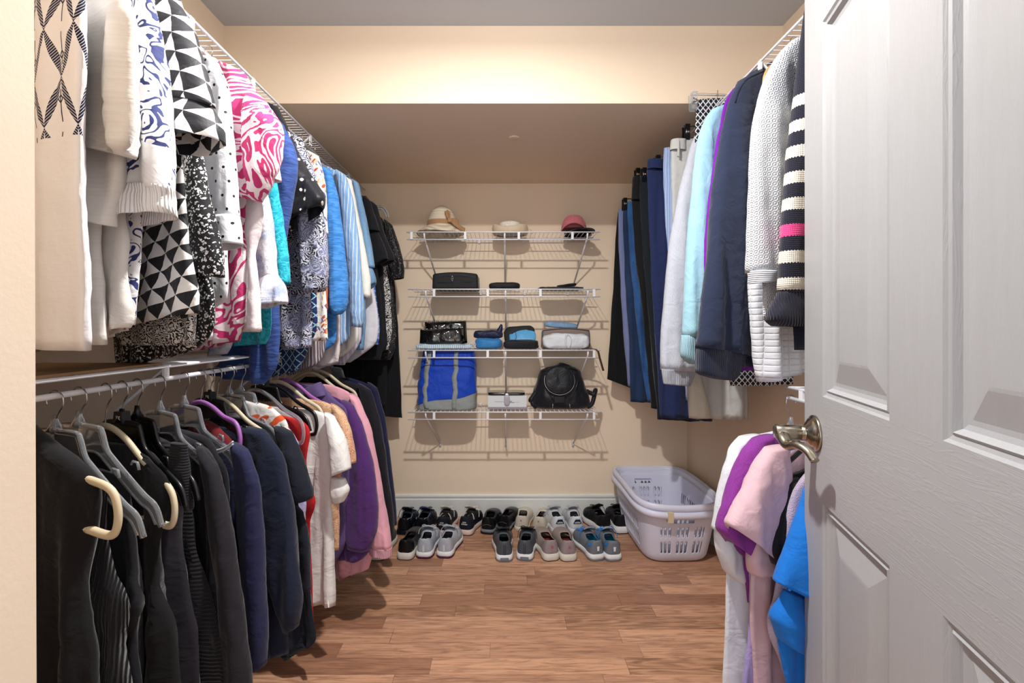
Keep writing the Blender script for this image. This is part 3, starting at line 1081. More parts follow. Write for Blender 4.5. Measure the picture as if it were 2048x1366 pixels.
G('shirt', 'soft light-blue denim shirt with turned-back cuff', 'shirt', -1, 2.34, 0.35, denim('light_denim', '#5f86ac', '#84a6c6'),
  [(695, 350), (708, 360), (718, 400), (728, 520), (732, 640), (728, 700)],
  [dict(rows=[(706, 358, 716, 366), (714, 420, 728, 420), (724, 490, 742, 490), (730, 535, 748, 535)], t=(0.012, 0.02)),
   dict(rows=[(728, 534, 742, 530), (732, 560, 752, 560), (736, 580, 750, 566)], t=(0.018, 0.022), name='cuff', N=12)], group=GL, amp=0.005)
G('tee_shirt', 'pale grey-white tee with long straight body before the black tops', 'tee', -1, 2.42, 0.34, plain('pale_grey_knit', '#d3d2d9'),
  [(705, 358), (716, 366), (724, 410), (738, 540), (752, 600), (757, 640), (754, 690), (700, 725)], group=GL, amp=0.005)
G('shirt', 'bright blue and white plaid shirt', 'shirt', -1, 2.48, 0.33, plaid('blue_plaid', '#2c55ae', '#6d92d6', '#dfe6f2'),
  [(706, 362), (720, 376), (728, 410), (742, 520), (754, 600), (760, 660), (756, 690)], group=GL, amp=0.005)
BLK = plain('black_jersey', '#121218')
G('tee_shirt', 'black jersey tee with two tiers of short sleeve, nearest of the black tops', 'tee', -1, 2.55, 0.32, BLK,
  [(718, 384), (732, 398), (742, 430), (752, 520), (764, 600), (770, 690), (760, 720)],
  [dict(rows=[(728, 392, 740, 402), (734, 430, 752, 440), (738, 462, 758, 462)], t=(0.014, 0.025), N=18),
   dict(rows=[(738, 455, 756, 465), (742, 500, 772, 500), (752, 530, 776, 518)], t=(0.014, 0.025), N=18, dy=0.02)], group=GL, amp=0.006)
G('blouse', 'black blouse with rolled half sleeve behind the two-tier black tee', 'blouse', -1, 2.62, 0.30, plain('black_crepe', '#15161d'),
  [(732, 392), (745, 405), (756, 440), (766, 540), (772, 640), (776, 700), (740, 715)],
  [dict(rows=[(742, 402, 754, 412), (750, 460, 768, 470), (756, 505, 790, 515), (764, 532, 788, 520)], t=(0.014, 0.025), N=20)], group=GL, amp=0.006)
G('blouse', 'black blouse with dense white lace-like print, behind the plain black tops', 'blouse', -1, 2.68, 0.28, paisley('black_white_lace_print', '#141418', '#d2d0cd', 30, 22),
  [(742, 408), (752, 420), (762, 450), (770, 520), (780, 580), (784, 660), (776, 700)], group=GL, amp=0.006)
SEQ = sequins('black_sequinned_mesh', '#15151a', '#9b938a', 130, 0.55)
G('dress', 'black sequinned top with loose sleeve, last short garment on the upper left rail', 'top', -1, 2.76, 0.25, SEQ,
  [(756, 428), (768, 440), (778, 470), (784, 540), (790, 620), (792, 690), (780, 720)],
  [dict(rows=[(768, 438, 784, 450), (776, 480, 798, 490), (780, 530, 808, 535), (786, 560, 806, 556)], t=(0.016, 0.028), N=22)], group=GL, amp=0.006)
G('dress', 'long black pleated dress at the far end of the upper left rail', 'dress', -1, 2.86, 0.15, ribbed('black_pleats', '#0f0f14', 0.016, False),
  [(762, 440), (775, 460), (788, 560), (796, 660), (800, 740), (804, 834), (804, 836, 700, 820)], group=GL, amp=0.008)
# lower hems of hidden garments between
G('shirt', 'striped brown and white shirt whose hem shows under the blue gauze blouse', 'shirt', -1, 1.97, 0.40, vstripes('brown_white_pinstripe', '#6f6268', '#d6ccd0', 0.011, 0.35),
  [(630, 325), (640, 340), (650, 400), (655, 560), (652, 690), (640, 724), (632, 730, 575, 752)], group=GL, amp=0.006)
G('tee_shirt', 'blush white tee whose hem hangs just above the dark hanger hooks', 'tee', -1, 2.08, 0.40, plain('blush_knit', '#d9cccb'),
  [(650, 332), (662, 345), (672, 400), (680, 560), (682, 690), (680, 716), (676, 724, 630, 740)], group=GL, amp=0.006)
G('skirt', 'dark denim blue garment with ruffled hem under the grey-white tee', 'skirt', -1, 2.30, 0.40, denim('dark_denim', '#28344a', '#47607c'),
  [(696, 352), (704, 360), (712, 400), (722, 560), (724, 660), (722, 686, 660, 705)], group=GL, amp=0.008)
G('dress', 'long plain black dress hanging down to the lower rail behind the black tops', 'dress', -1, 2.80, 0.35, plain('black_knit', '#0c0c10'),
  [(735, 400), (750, 420), (765, 520), (772, 640), (774, 740), (770, 800), (768, 812, 680, 800)], group=GL, amp=0.006)
# ------------------------------------------------------------------ lower left row of dark tops, nearest first
GD = 'dark tops on the lower left rail'
GC = 'coloured tops on the lower left rail'
K1 = plain('black_rib_knit', '#0e0e13')
K2 = plain('black_viscose', '#0b0b10')
CH = plain('charcoal_knit', '#1c1a23')
NV1 = plain('indigo_knit', '#1d2042')
NV2 = plain('midnight_jersey', '#121a30')
NV3 = plain('dark_navy_cotton', '#0f1422')
G('tank_top', 'black knit sleeveless top, nearest on the lower rail, over an ivory hanger loop', 'tank top', -1, 0.845, 0.2, K1,
  [(60, 852), (108, 890), (130, 903), (186, 938), (203, 985), (192, 1060), (172, 1160), (176, 1260), (192, 1366), (205, 1560)], group=GD, amp=0.017, ramp=0.5, t=(0.019, 0.024))
G('tank_top', 'black tank top with wide ribbed armhole, second on the lower rail', 'tank top', -1, 0.905, 0.22, ribbed('black_fine_rib', '#0f0f14', 0.005, False),
  [(170, 940), (200, 955), (218, 965), (220, 1060), (236, 1150), (262, 1210), (250, 1290), (262, 1366), (275, 1560)], group=GD, amp=0.019, ramp=0.5, t=(0.008, 0.02))
G('tank_top', 'black top with a twisted armhole band, hanging from a clear hanger', 'tank top', -1, 0.96, 0.24, plain('black_soft_knit', '#13141b'),
  [(205, 940), (240, 950), (262, 962), (266, 1060), (276, 1130), (300, 1200), (276, 1260), (298, 1366), (310, 1560)], group=GD, amp=0.020, ramp=0.5, t=(0.008, 0.022))
G('tank_top', 'black lace-edged sleeveless top on the ivory hanger with a looped end', 'tank top', -1, 1.02, 0.34, K2,
  [(250, 890), (300, 915), (348, 962), (340, 1030), (322, 1090), (325, 1150), (352, 1240), (360, 1366), (368, 1560)], group=GD, amp=0.017, ramp=0.4, t=(0.008, 0.022))
G('blouse', 'dull black blouse with open side slit and tie, in front of the ribbed dress', 'blouse', -1, 1.075, 0.38, CH,
  [(270, 880), (320, 920), (366, 980), (360, 1060), (372, 1160), (384, 1260), (386, 1366), (390, 1540)], group=GD, amp=0.019, ramp=0.35)
G('dress', 'black horizontally ribbed sleeveless dress with gathered shoulder', 'dress', -1, 1.13, 0.40, ribbed('black_ottoman_rib', '#141319', 0.0085),
  [(300, 870), (345, 885), (374, 912), (380, 1000), (392, 1090), (415, 1170), (432, 1260), (446, 1366), (455, 1540)],
  [dict(rows=[(344, 884, 374, 890), (338, 920, 376, 925), (345, 960, 380, 980), (352, 1000, 384, 1020)], t=(0.008, 0.012), amp=0.003, name='shoulder_gathers', dy=0.025, mat=ribbed('black_gathers', '#1b1a22', 0.006))], group=GD, amp=0.009, ramp=0.3)
G('sweater', 'charcoal black sweater with long hanging sleeve', 'sweater', -1, 1.20, 0.43, plain('soft_charcoal', '#1a1820'),
  [(340, 860), (395, 880), (432, 935), (436, 1040), (445, 1160), (452, 1280), (456, 1400)],
  [dict(rows=[(398, 890, 432, 940), (412, 960, 444, 985), (430, 1080, 462, 1080), (446, 1200, 478, 1200), (458, 1330, 492, 1330), (462, 1400, 496, 1400)], t=(0.014, 0.025))], group=GD, amp=0.013)
G('tee_shirt', 'black tee with elbow sleeve hanging behind the charcoal sweater', 'tee', -1, 1.245, 0.43, BLK,
  [(350, 858), (410, 870), (452, 925), (462, 990), (472, 1120), (482, 1240), (490, 1366), (494, 1480)], group=GD, amp=0.013)
G('sweater', 'indigo knit sweater with white-trimmed scoop neck', 'sweater', -1, 1.31, 0.43, NV1,
  [(405, 886), (452, 884), (490, 905), (512, 950), (506, 1050), (512, 1160), (518, 1260), (526, 1334)],
  [dict(rows=[(462, 884, 494, 905), (470, 930, 516, 960), (478, 1030, 520, 1030), (488, 1150, 524, 1150), (498, 1280, 529, 1280), (500, 1334, 527, 1334)], t=(0.014, 0.024))], group=GD, amp=0.013)
_q = Plane(-1, 1.31 - 0.045, 0.43)
_th = [o_ for o_ in bpy.data.objects if o_.get('label', '').startswith('indigo knit sweater')][0]
for _dz in (0.0, 5.0):
    tubes('neckline_trim', [(spline([_q.pt(x_, y_ + _dz) - _th.location for x_, y_ in ((352, 884), (378, 897), (405, 903), (432, 901), (452, 894), (466, 883))], 6), 0.0022)], plain('white_braid', '#c9c9ce'), _th)
G('blouse', 'dark red top glimpsed under the first lilac hanger', 'blouse', -1, 1.37, 0.42, plain('dark_red_cotton', '#6e1a1f'),
  [(390, 838), (425, 845), (452, 866), (470, 900), (480, 1000), (490, 1150)], group=GC, amp=0.004)
G('tee_shirt', 'midnight blue long-sleeved tee with smooth rounded shoulder', 'tee', -1, 1.42, 0.42, NV2,
  [(448, 858), (490, 852), (530, 866), (556, 905), (560, 1000), (566, 1120), (572, 1240), (575, 1310)],
  [dict(rows=[(482, 852, 528, 862), (492, 900, 562, 905), (508, 1000, 578, 1000), (525, 1120, 592, 1120), (548, 1180, 600, 1190), (562, 1235, 598, 1230), (570, 1262, 594, 1255)], t=(0.016, 0.03), amp=0.007)], group=GD, amp=0.014)
G('tee_shirt', 'dark navy short-sleeved tee with crisp folds, last of the dark group', 'tee', -1, 1.50, 0.40, NV3,
  [(500, 838), (545, 850), (578, 870), (590, 930), (596, 1020), (612, 1140), (626, 1220), (634, 1275), (626, 1290, 575, 1312)],
  [dict(rows=[(550, 852, 582, 868), (562, 890, 600, 910), (574, 940, 612, 950), (580, 985, 622, 990), (584, 1002, 618, 1000)], t=(0.016, 0.028)),
   dict(rows=[(588, 1010, 606, 1030), (598, 1090, 618, 1090), (606, 1180, 620, 1180)], t=(0.01, 0.015), name='side_fold', dy=0.02)], group=GD, amp=0.014)
G('blouse', 'white top with orange sun print seen through clear hangers', 'blouse', -1, 1.555, 0.40, leaves('orange_sun_print', '#d9d5d2', [('#d8562a', 0.4, 0.34), ('#6d6a78', 1.2, 0.20)], 13.0),
  [(494, 800), (540, 812), (572, 838), (585, 880), (592, 1000)], group=GC, amp=0.003)
G('tee_shirt', 'pale lavender tee between the navy tee and the red top', 'tee', -1, 1.60, 0.40, plain('lavender_cotton', '#b7aed8'),
  [(530, 838), (560, 844), (585, 860), (600, 900), (607, 960), (612, 1010), (606, 1060, 560, 1064)], group=GC, amp=0.004)
G('blouse', 'bright red sleeveless top with deep armhole', 'blouse', -1, 1.66, 0.38, plain('red_crepe', '#b3191d'),
  [(570, 832), (600, 838), (624, 852), (612, 930), (622, 975), (638, 1000), (618, 1040), (624, 1150), (630, 1282)], group=GC, amp=0.009, t=(0.010, 0.018))
WT = plain('white_jersey', '#e2e0dd')
G('tee_shirt', 'white draped-neck tee on a black hanger, hem close to the floor', 'tee', -1, 1.76, 0.36, WT,
  [(612, 818), (640, 822), (662, 830), (668, 900), (662, 980), (668, 1080), (669, 1212)],
  [dict(rows=[(650, 824, 668, 836), (658, 870, 687, 876), (662, 915, 695, 912), (664, 952, 699, 938)], t=(0.014, 0.026), N=22),
   dict(rows=[(662, 955, 690, 958), (664, 985, 696, 982), (668, 1005, 686, 1004)], t=(0.012, 0.024), N=16, dy=0.02, name='far_sleeve')], group=GC, amp=0.017)
G('blouse', 'orange and cream tie-dye blouse with short sleeve', 'blouse', -1, 1.85, 0.36, tiedye('orange_tie_dye', '#cd9a6e', '#b9694f', '#e6d3b8'),
  [(632, 800), (662, 806), (690, 836), (690, 900), (680, 960), (676, 1100)],
  [dict(rows=[(662, 806, 690, 830), (672, 850, 700, 858), (680, 900, 708, 900), (686, 930, 709, 926)], t=(0.014, 0.022), N=20)], group=GC, amp=0.009)
G('cardigan', 'heathered purple cardigan with stand-up collar', 'cardigan', -1, 1.91, 0.35, heather('purple_heather', '#4a3a66', '#675482'),
  [(612, 776), (632, 766), (650, 772), (668, 800), (694, 815), (700, 900), (696, 1000), (690, 1090), (670, 1130)],
  [dict(rows=[(612, 778, 640, 764), (622, 800, 655, 790)], t=(0.02, 0.026), name='collar', N=12, dy=0.0)], group=GC, amp=0.013)
G('sweatshirt', 'deep purple sweatshirt with full sleeve and turned cuff', 'sweatshirt', -1, 1.98, 0.35, plain('deep_purple_fleece', '#4a2565', 0.4, 0.95, 0.2),
  [(640, 788), (668, 790), (700, 812), (718, 850), (722, 950), (722, 1050), (716, 1122)],
  [dict(rows=[(684, 800, 706, 815), (692, 850, 728, 860), (694, 930, 745, 935), (694, 1010, 754, 1010), (694, 1060, 752, 1065), (700, 1090, 738, 1100)], t=(0.02, 0.035), amp=0.006),
   dict(rows=[(692, 1086, 742, 1098), (690, 1105, 726, 1118), (694, 1118, 716, 1122)], t=(0.022, 0.026), name='cuff', N=12)], group=GC, amp=0.013)
PKF = plain('pale_pink_fleece', '#dc9fae', 0.4, 0.95, 0.2)
G('sweatshirt', 'pale pink sweatshirt with ribbed cuff, hem just above the floor', 'sweatshirt', -1, 2.08, 0.33, PKF,
  [(648, 768), (680, 772), (712, 794), (730, 830), (738, 950), (742, 1060), (744, 1110), (736, 1138, 668, 1158)],
  [dict(rows=[(700, 786, 716, 800), (712, 840, 738, 850), (724, 920, 752, 920), (738, 1000, 766, 1000), (744, 1060, 778, 1070), (742, 1092, 782, 1098)], t=(0.02, 0.03), amp=0.006),
   dict(rows=[(738, 1090, 783, 1096), (740, 1106, 782, 1114)], t=(0.03, 0.03), name='cuff', N=10, mat=ribbed('pink_rib', '#dca3b2', 0.006, False))], group=GC, amp=0.013)
G('cardigan', 'black fine-knit cardigan hanging behind the pink sweatshirt', 'cardigan', -1, 2.22, 0.32, plain('black_fine_knit', '#13111a'),
  [(676, 756), (705, 764), (738, 780), (754, 820), (762, 900), (768, 1000), (775, 1080)],
  [dict(rows=[(716, 766, 742, 782), (728, 830, 760, 840), (744, 930, 772, 930), (758, 1030, 786, 1030), (764, 1080, 788, 1078)], t=(0.014, 0.026))], group=GD, amp=0.013)
G('cardigan', 'navy blue cardigan, last garment on the lower left rail', 'cardigan', -1, 2.36, 0.30, plain('deep_navy_knit', '#15183a'),
  [(700, 756), (725, 762), (752, 776), (764, 820), (772, 900), (778, 1000), (784, 1060)],
  [dict(rows=[(735, 764, 754, 778), (748, 830, 770, 836), (762, 920, 780, 920), (772, 1000, 790, 1000), (776, 1046, 793, 1050)], t=(0.014, 0.024))], group=GD, amp=0.009)
# ------------------------------------------------------------------ upper right row, nearest first
GR = 'sweaters on the upper right rail'
GT = 'trousers and skirts on the upper right rail'
SB = []
for i in range(9):
    v0 = 1.756 - i * 0.0665
    SB.append((v0, v0 + 0.030, '#d2264f' if False else ('#d6417f' if i == 5 else '#d9d3c6')))
STM = hbands('navy_cream_stripe_knit', SB, 1.0, '#191a2a')
G('sweater', 'navy and cream striped knit sweater with one pink stripe, half hidden by the door', 'sweater', 1, 1.28, 0.45, STM,
  [(1680, -120), (1640, -20), (1606, 100), (1596, 300), (1590, 450), (1586, 600), (1590, 700)],
  [dict(rows=[(1622, -30, 1660, -40), (1606, 80, 1670, 80), (1593, 200, 1672, 200), (1580, 320, 1672, 320), (1570, 430, 1672, 430), (1563, 520, 1670, 520), (1561, 585, 1665, 585)], t=(0.02, 0.035), amp=0.005),
   dict(rows=[(1561, 582, 1650, 582), (1552, 605, 1650, 605), (1536, 640, 1640, 642), (1552, 652, 1640, 655)], t=(0.03, 0.035), name='cuff', N=14, mat=ribbed('navy_knit_rib', '#1a1b2b', 0.007, False), amp=0.003, hem=0.04)], group=GR, amp=0.006)
KN = knobbly('white_textured_knit', '#d9dee6')
G('sweater', 'white textured knit sweater with a bubbly diamond weave', 'sweater', 1, 1.38, 0.42, KN,
  [(1640, 60), (1600, 72), (1570, 96), (1545, 150), (1530, 260), (1526, 400), (1524, 560), (1526, 640)],
  [dict(rows=[(1585, 80, 1620, 70), (1556, 108, 1625, 100), (1528, 160, 1622, 160), (1511, 250, 1612, 250), (1504, 360, 1602, 360), (1502, 450, 1590, 450), (1502, 545, 1572, 545)], t=(0.02, 0.035), amp=0.005),
   dict(rows=[(1501, 542, 1572, 542), (1504, 568, 1568, 562)], t=(0.034, 0.034), name='cuff', N=10, mat=ribbed('white_knit_rib', '#d6dbe3', 0.005))], group=GR, amp=0.006)
G('jacket', 'white quilted jacket whose padded lower body shows below the textured sweater', 'jacket', 1, 1.47, 0.38, quilted('white_quilting', '#d6dae1'),
  [(1600, 90), (1560, 110), (1530, 160), (1512, 300), (1503, 450), (1502, 580), (1508, 680), (1516, 752), (1518, 764, 1604, 742)], group=GR, amp=0.007, t=(0.02, 0.035))
NVF = plain('navy_fleece', '#232c44', 0.4, 0.95, 0.2)
G('sweatshirt', 'navy crew sweatshirt with raglan seam and deep ribbed cuff', 'sweatshirt', 1, 1.60, 0.40, NVF,
  [(1545, 128), (1510, 136), (1482, 160), (1466, 220), (1452, 350), (1446, 500), (1440, 640), (1450, 735)],
  [dict(rows=[(1480, 160, 1520, 140), (1459, 200, 1528, 180), (1447, 270, 1532, 270), (1432, 370, 1528, 370), (1420, 470, 1520, 470), (1409, 570, 1508, 570), (1401, 650, 1498, 660), (1394, 694, 1492, 712)], t=(0.025, 0.045), amp=0.007),
   dict(rows=[(1396, 692, 1490, 710), (1394, 720, 1480, 735), (1395, 748, 1470, 756), (1430, 758, 1460, 760)], t=(0.038, 0.034), name='cuff', N=16, mat=ribbed('navy_fleece_rib', '#232a40', 0.006, False), amp=0.004),
   dict(rows=[(1469, 205, 1472, 206), (1476, 178, 1479, 180), (1492, 156, 1495, 159), (1528, 140, 1530, 144)], t=(0.004, 0.004), name='raglan_seam', N=16, hem=0, amp=0, dy=0.085, mat=plain('navy_seam', '#161b2c'))], group=GR, amp=0.008)
G('sweatshirt', 'bright purple sweatshirt squeezed between navy and aqua, only its edge showing', 'sweatshirt', 1, 1.685, 0.40, plain('bright_purple_fleece', '#7a22a8', 0.4, 0.95),
  [(1520, 150), (1488, 160), (1460, 178), (1448, 205), (1434, 272), (1418, 375), (1408, 488), (1410, 600), (1440, 700), (1456, 742)], group=GR, amp=0.004, edge=0.002, t=(0.012, 0.014))
AQ = plain('aqua_fleece', '#9cc9da', 0.4, 0.95, 0.2)
G('sweatshirt', 'pale aqua sweatshirt with dropped shoulder seam and ribbed cuff', 'sweatshirt', 1, 1.77, 0.38, AQ,
  [(1500, 200), (1460, 205), (1430, 218), (1415, 240), (1404, 330), (1396, 470), (1390, 600), (1400, 690)],
  [dict(rows=[(1425, 218, 1470, 205), (1404, 245, 1472, 230), (1394, 300, 1470, 300), (1386, 390, 1460, 390), (1378, 480, 1440, 480), (1372, 580, 1430, 580), (1368, 672, 1420, 680)], t=(0.022, 0.036), amp=0.006),
   dict(rows=[(1367, 670, 1420, 678), (1364, 690, 1415, 698), (1363, 712, 1402, 716), (1380, 728, 1400, 730)], t=(0.032, 0.028), name='cuff', N=14, mat=ribbed('aqua_rib', '#9fc9d9', 0.006, False))], group=GR, amp=0.006)
G('skirt', 'black and white diamond lattice skirt clipped to a clear hanger', 'skirt', 1, 1.90, 0.05, lattice('black_white_lattice', '#15161c', '#d5d8e0'),
  [(1394, 200, 1470, 196), (1390, 250, 1500, 250), (1388, 400, 1560, 400), (1400, 560, 1580, 560), (1428, 680, 1592, 700), (1455, 738, 1596, 735), (1458, 772, 1596, 768)], group=GT, amp=0.006, t=(0.008, 0.016))
GYF = heather('grey_marl_fleece', '#a9afbd', '#c9ccd6')
G('sweatshirt', 'heather grey sweatshirt with long sleeve and ribbed cuff', 'sweatshirt', 1, 1.97, 0.36, GYF,
  [(1470, 228), (1440, 232), (1412, 246), (1396, 280), (1384, 400), (1376, 540), (1370, 680)],
  [dict(rows=[(1404, 246, 1440, 236), (1384, 278, 1444, 270), (1370, 340, 1440, 340), (1352, 410, 1430, 410), (1340, 500, 1420, 500), (1330, 610, 1412, 620), (1324, 700, 1405, 710), (1324, 740, 1396, 742)], t=(0.022, 0.036), amp=0.006),
   dict(rows=[(1324, 738, 1390, 738), (1325, 752, 1386, 752), (1328, 768, 1380, 772)], t=(0.03, 0.028), name='cuff', N=12, mat=ribbed('grey_marl_rib', '#b5bac7', 0.006, False))], group=GR, amp=0.006)
G('trousers', 'pale grey trousers with belt loops and cream hems hanging lowest right', 'trousers', 1, 2.06, 0.04, plain('stone_cotton', '#bfc0bf'),
  [(1342, 281, 1420, 278), (1342, 310, 1440, 310), (1344, 420, 1470, 420), (1352, 560, 1490, 560), (1366, 700, 1495, 700), (1378, 836, 1497, 838)],
  [dict(rows=[(1342, 280, 1372, 280), (1341, 300, 1372, 302)], t=(0.020, 0.020), name='waistband', N=8, hem=0, dy=0.006, amp=0.0),
   dict(rows=[(1354, 280, 1359, 280), (1354, 312, 1359, 314)], t=(0.004, 0.004), name='belt_loop', N=6, hem=0, dy=0.03, amp=0.0),
   dict(rows=[(1376, 740, 1398, 740), (1378, 790, 1412, 790), (1378, 834, 1424, 836)], t=(0.014, 0.018), name='near_leg', dy=0.03, N=18, mat=plain('cream_twill', '#c8c2b4'))], group=GT, amp=0.007)
G('trousers', 'pale blue pinstriped trousers between navy and grey trousers', 'trousers', 1, 2.13, 0.04, vstripes('pinstripe_blue', '#8ca2cb', '#cfd9ec', 0.011, 0.14),
  [(1328, 296, 1400, 296), (1326, 330, 1410, 330), (1330, 440, 1440, 440), (1340, 560, 1450, 560), (1362, 700, 1460, 700), (1372, 800, 1462, 800)], group=GT, amp=0.006, t=(0.012, 0.018))
G('trousers', 'navy blue trousers held by a black clip, hem lowest of the blues', 'trousers', 1, 2.23, 0.03, plain('navy_twill', '#1b2750'),
  [(1295, 320, 1370, 318), (1294, 350, 1380, 350), (1297, 440, 1410, 440), (1303, 560, 1430, 560), (1312, 700, 1440, 700), (1320, 835, 1424, 842)],
  [dict(rows=[(1295, 320, 1330, 320), (1294, 338, 1330, 340)], t=(0.022, 0.022), name='waistband', N=8, hem=0, dy=0.006, amp=0)], group=GT, amp=0.008)
G('trousers', 'dark teal slacks clipped beside the navy trousers', 'trousers', 1, 2.36, 0.03, plain('dark_teal_twill', '#0f1922'),
  [(1280, 352, 1340, 352), (1279, 380, 1350, 380), (1284, 480, 1370, 480), (1294, 600, 1390, 600), (1304, 720, 1400, 720), (1314, 838, 1400, 842)], group=GT, amp=0.008)
G('trousers', 'black trousers with high waistband, left of the teal slacks', 'trousers', 1, 2.47, 0.03, plain('black_twill', '#0f0f13'),
  [(1265, 354, 1330, 354), (1263, 400, 1340, 400), (1270, 500, 1350, 500), (1284, 620, 1360, 620), (1296, 740, 1370, 740), (1302, 816, 1370, 822)],
  [dict(rows=[(1266, 354, 1292, 354), (1263, 400, 1294, 402)], t=(0.024, 0.024), name='waistband', N=10, hem=0, dy=0.006, amp=0)], group=GT, amp=0.008)
G('jeans', 'mid blue denim jeans with whiskered fade', 'jeans', 1, 2.60, 0.03, denim('mid_denim', '#1f3d6c', '#3566a4'),
  [(1255, 404, 1310, 404), (1254, 430, 1320, 430), (1260, 520, 1340, 520), (1272, 640, 1350, 640), (1284, 740, 1355, 740), (1296, 803, 1350, 806)], group=GT, amp=0.008)
G('jeans', 'dark indigo jeans tucked behind the mid blue pair', 'jeans', 1, 2.68, 0.03, denim('indigo_denim', '#16243f', '#223a5f'),
  [(1247, 406, 1300, 406), (1246, 440, 1310, 440), (1250, 560, 1320, 560), (1258, 700, 1330, 700), (1260, 803, 1330, 806)], group=GT, amp=0.008)
G('skirt', 'soft periwinkle blue skirt near the end of the right rail', 'skirt', 1, 2.76, 0.03, plain('periwinkle_knit', '#7580ad'),
  [(1237, 418, 1290, 418), (1236, 450, 1300, 450), (1240, 560, 1310, 560), (1247, 680, 1310, 680), (1255, 772, 1300, 776)], group=GT, amp=0.008)
G('skirt', 'black flared sheer skirt, last garment on the right rail', 'skirt', 1, 2.86, 0.02, plain('black_chiffon', '#0c0d12'),
  [(1236, 425, 1280, 425), (1232, 460, 1290, 460), (1227, 560, 1300, 560), (1220, 680, 1300, 680), (1214, 756, 1300, 760), (1214, 758, 1262, 776)], group=GT, amp=0.011, t=(0.01, 0.022))

# ------------------------------------------------------------------ lower right row behind the door
GB = 'tee shirts on the lower right rail'
BT = plain('bright_blue_jersey', '#1470cc')
G('tee_shirt', 'bright blue tee with stitched hems, nearest the door', 'tee', 1, 1.20, 0.30, BT,
  [(1650, 940), (1624, 970), (1606, 1020), (1592, 1150), (1560, 1230), (1556, 1290), (1572, 1366), (1580, 1560)],
  [dict(rows=[(1612, 985, 1660, 960), (1594, 1040, 1668, 1030), (1573, 1110, 1670, 1120), (1552, 1164, 1672, 1215)], t=(0.02, 0.035), amp=0.004),
   dict(rows=[(1568, 1180, 1620, 1200), (1545, 1235, 1612, 1260), (1560, 1280, 1600, 1300)], t=(0.016, 0.03), name='far_sleeve', dy=0.012)], group=GB, amp=0.012, hz=HR_R)
G('robe', 'lavender terry cloth robe behind the bright blue tee', 'robe', 1, 1.237, 0.36, terry('lavender_terry', '#a99bb5'),
  [(1640, 930), (1606, 950), (1582, 985), (1566, 1060), (1560, 1150), (1544, 1210), (1532, 1245), (1540, 1280), (1560, 1320), (1580, 1400)], group=GB, amp=0.006, t=(0.014, 0.03), hz=HR_R)
G('tee_shirt', 'black tee on a glossy black hanger', 'tee', 1, 1.295, 0.42, BLK,
  [(1620, 935), (1585, 950), (1566, 975), (1556, 1040), (1546, 1100), (1556, 1160)],
  [dict(rows=[(1570, 970, 1600, 955), (1556, 1020, 1600, 1020), (1534, 1096, 1600, 1110), (1550, 1130, 1590, 1140)], t=(0.016, 0.026), N=20)], group=GB, amp=0.006, hz=HR_R)
PKT = plain('blush_pink_jersey', '#cfaeb7')
G('tee_shirt', 'blush pink tee with wide hemmed sleeve', 'tee', 1, 1.325, 0.45, PKT,
  [(1600, 885), (1565, 893), (1540, 915), (1526, 980), (1516, 1080), (1500, 1160), (1497, 1230), (1508, 1366), (1516, 1560)],
  [dict(rows=[(1535, 898, 1572, 890), (1512, 930, 1576, 930), (1485, 985, 1572, 990), (1452, 1046, 1562, 1090), (1458, 1052, 1556, 1130)], t=(0.02, 0.035), amp=0.004),
   dict(rows=[(1510, 1070, 1550, 1090), (1497, 1120, 1552, 1128), (1506, 1150, 1548, 1140)], t=(0.016, 0.028), name='far_sleeve', dy=0.012, N=16)], group=GB, amp=0.012, hz=HR_R)
G('tee_shirt', 'magenta purple tee with ribbed texture', 'tee', 1, 1.375, 0.45, heather('magenta_slub', '#742a80', '#8d3896'),
  [(1570, 864), (1535, 870), (1508, 884), (1494, 940), (1490, 1040), (1488, 1130), (1494, 1205)],
  [dict(rows=[(1506, 882, 1545, 868), (1484, 905, 1548, 905), (1466, 955, 1545, 960), (1448, 1010, 1535, 1030), (1436, 1060, 1520, 1100), (1462, 1085, 1506, 1125)], t=(0.02, 0.032), amp=0.005)], group=GB, amp=0.008, hz=HR_R)
G('tee_shirt', 'white tee, furthest in on the lower right rail, hem to the floor', 'tee', 1, 1.42, 0.45, plain('cool_white_jersey', '#d5d7df'),
  [(1550, 864), (1520, 866), (1490, 876), (1472, 920), (1464, 1020), (1458, 1120), (1454, 1220), (1450, 1366), (1448, 1480)],
  [dict(rows=[(1482, 876, 1520, 868), (1462, 896, 1524, 892), (1448, 940, 1520, 950), (1438, 1000, 1500, 1010), (1429, 1060, 1490, 1065)], t=(0.02, 0.032), amp=0.006, N=26),
   dict(rows=[(1432, 1056, 1482, 1060), (1434, 1100, 1480, 1105), (1450, 1140, 1484, 1155), (1470, 1160, 1484, 1168)], t=(0.018, 0.026), name='far_sleeve', dy=0.02, N=20)], group=GB, amp=0.012, hz=HR_R)
G('nightgown', 'lilac satin nightgown hem between the white and pink tees', 'nightgown', 1, 1.34, 0.45, plain('lilac_satin', '#9d8fc4', 0.1, 0.4),
  [(1560, 900), (1530, 905), (1510, 940), (1504, 1040), (1500, 1180), (1495, 1280), (1484, 1366), (1478, 1480)], group=GB, amp=0.008, hz=HR_R)
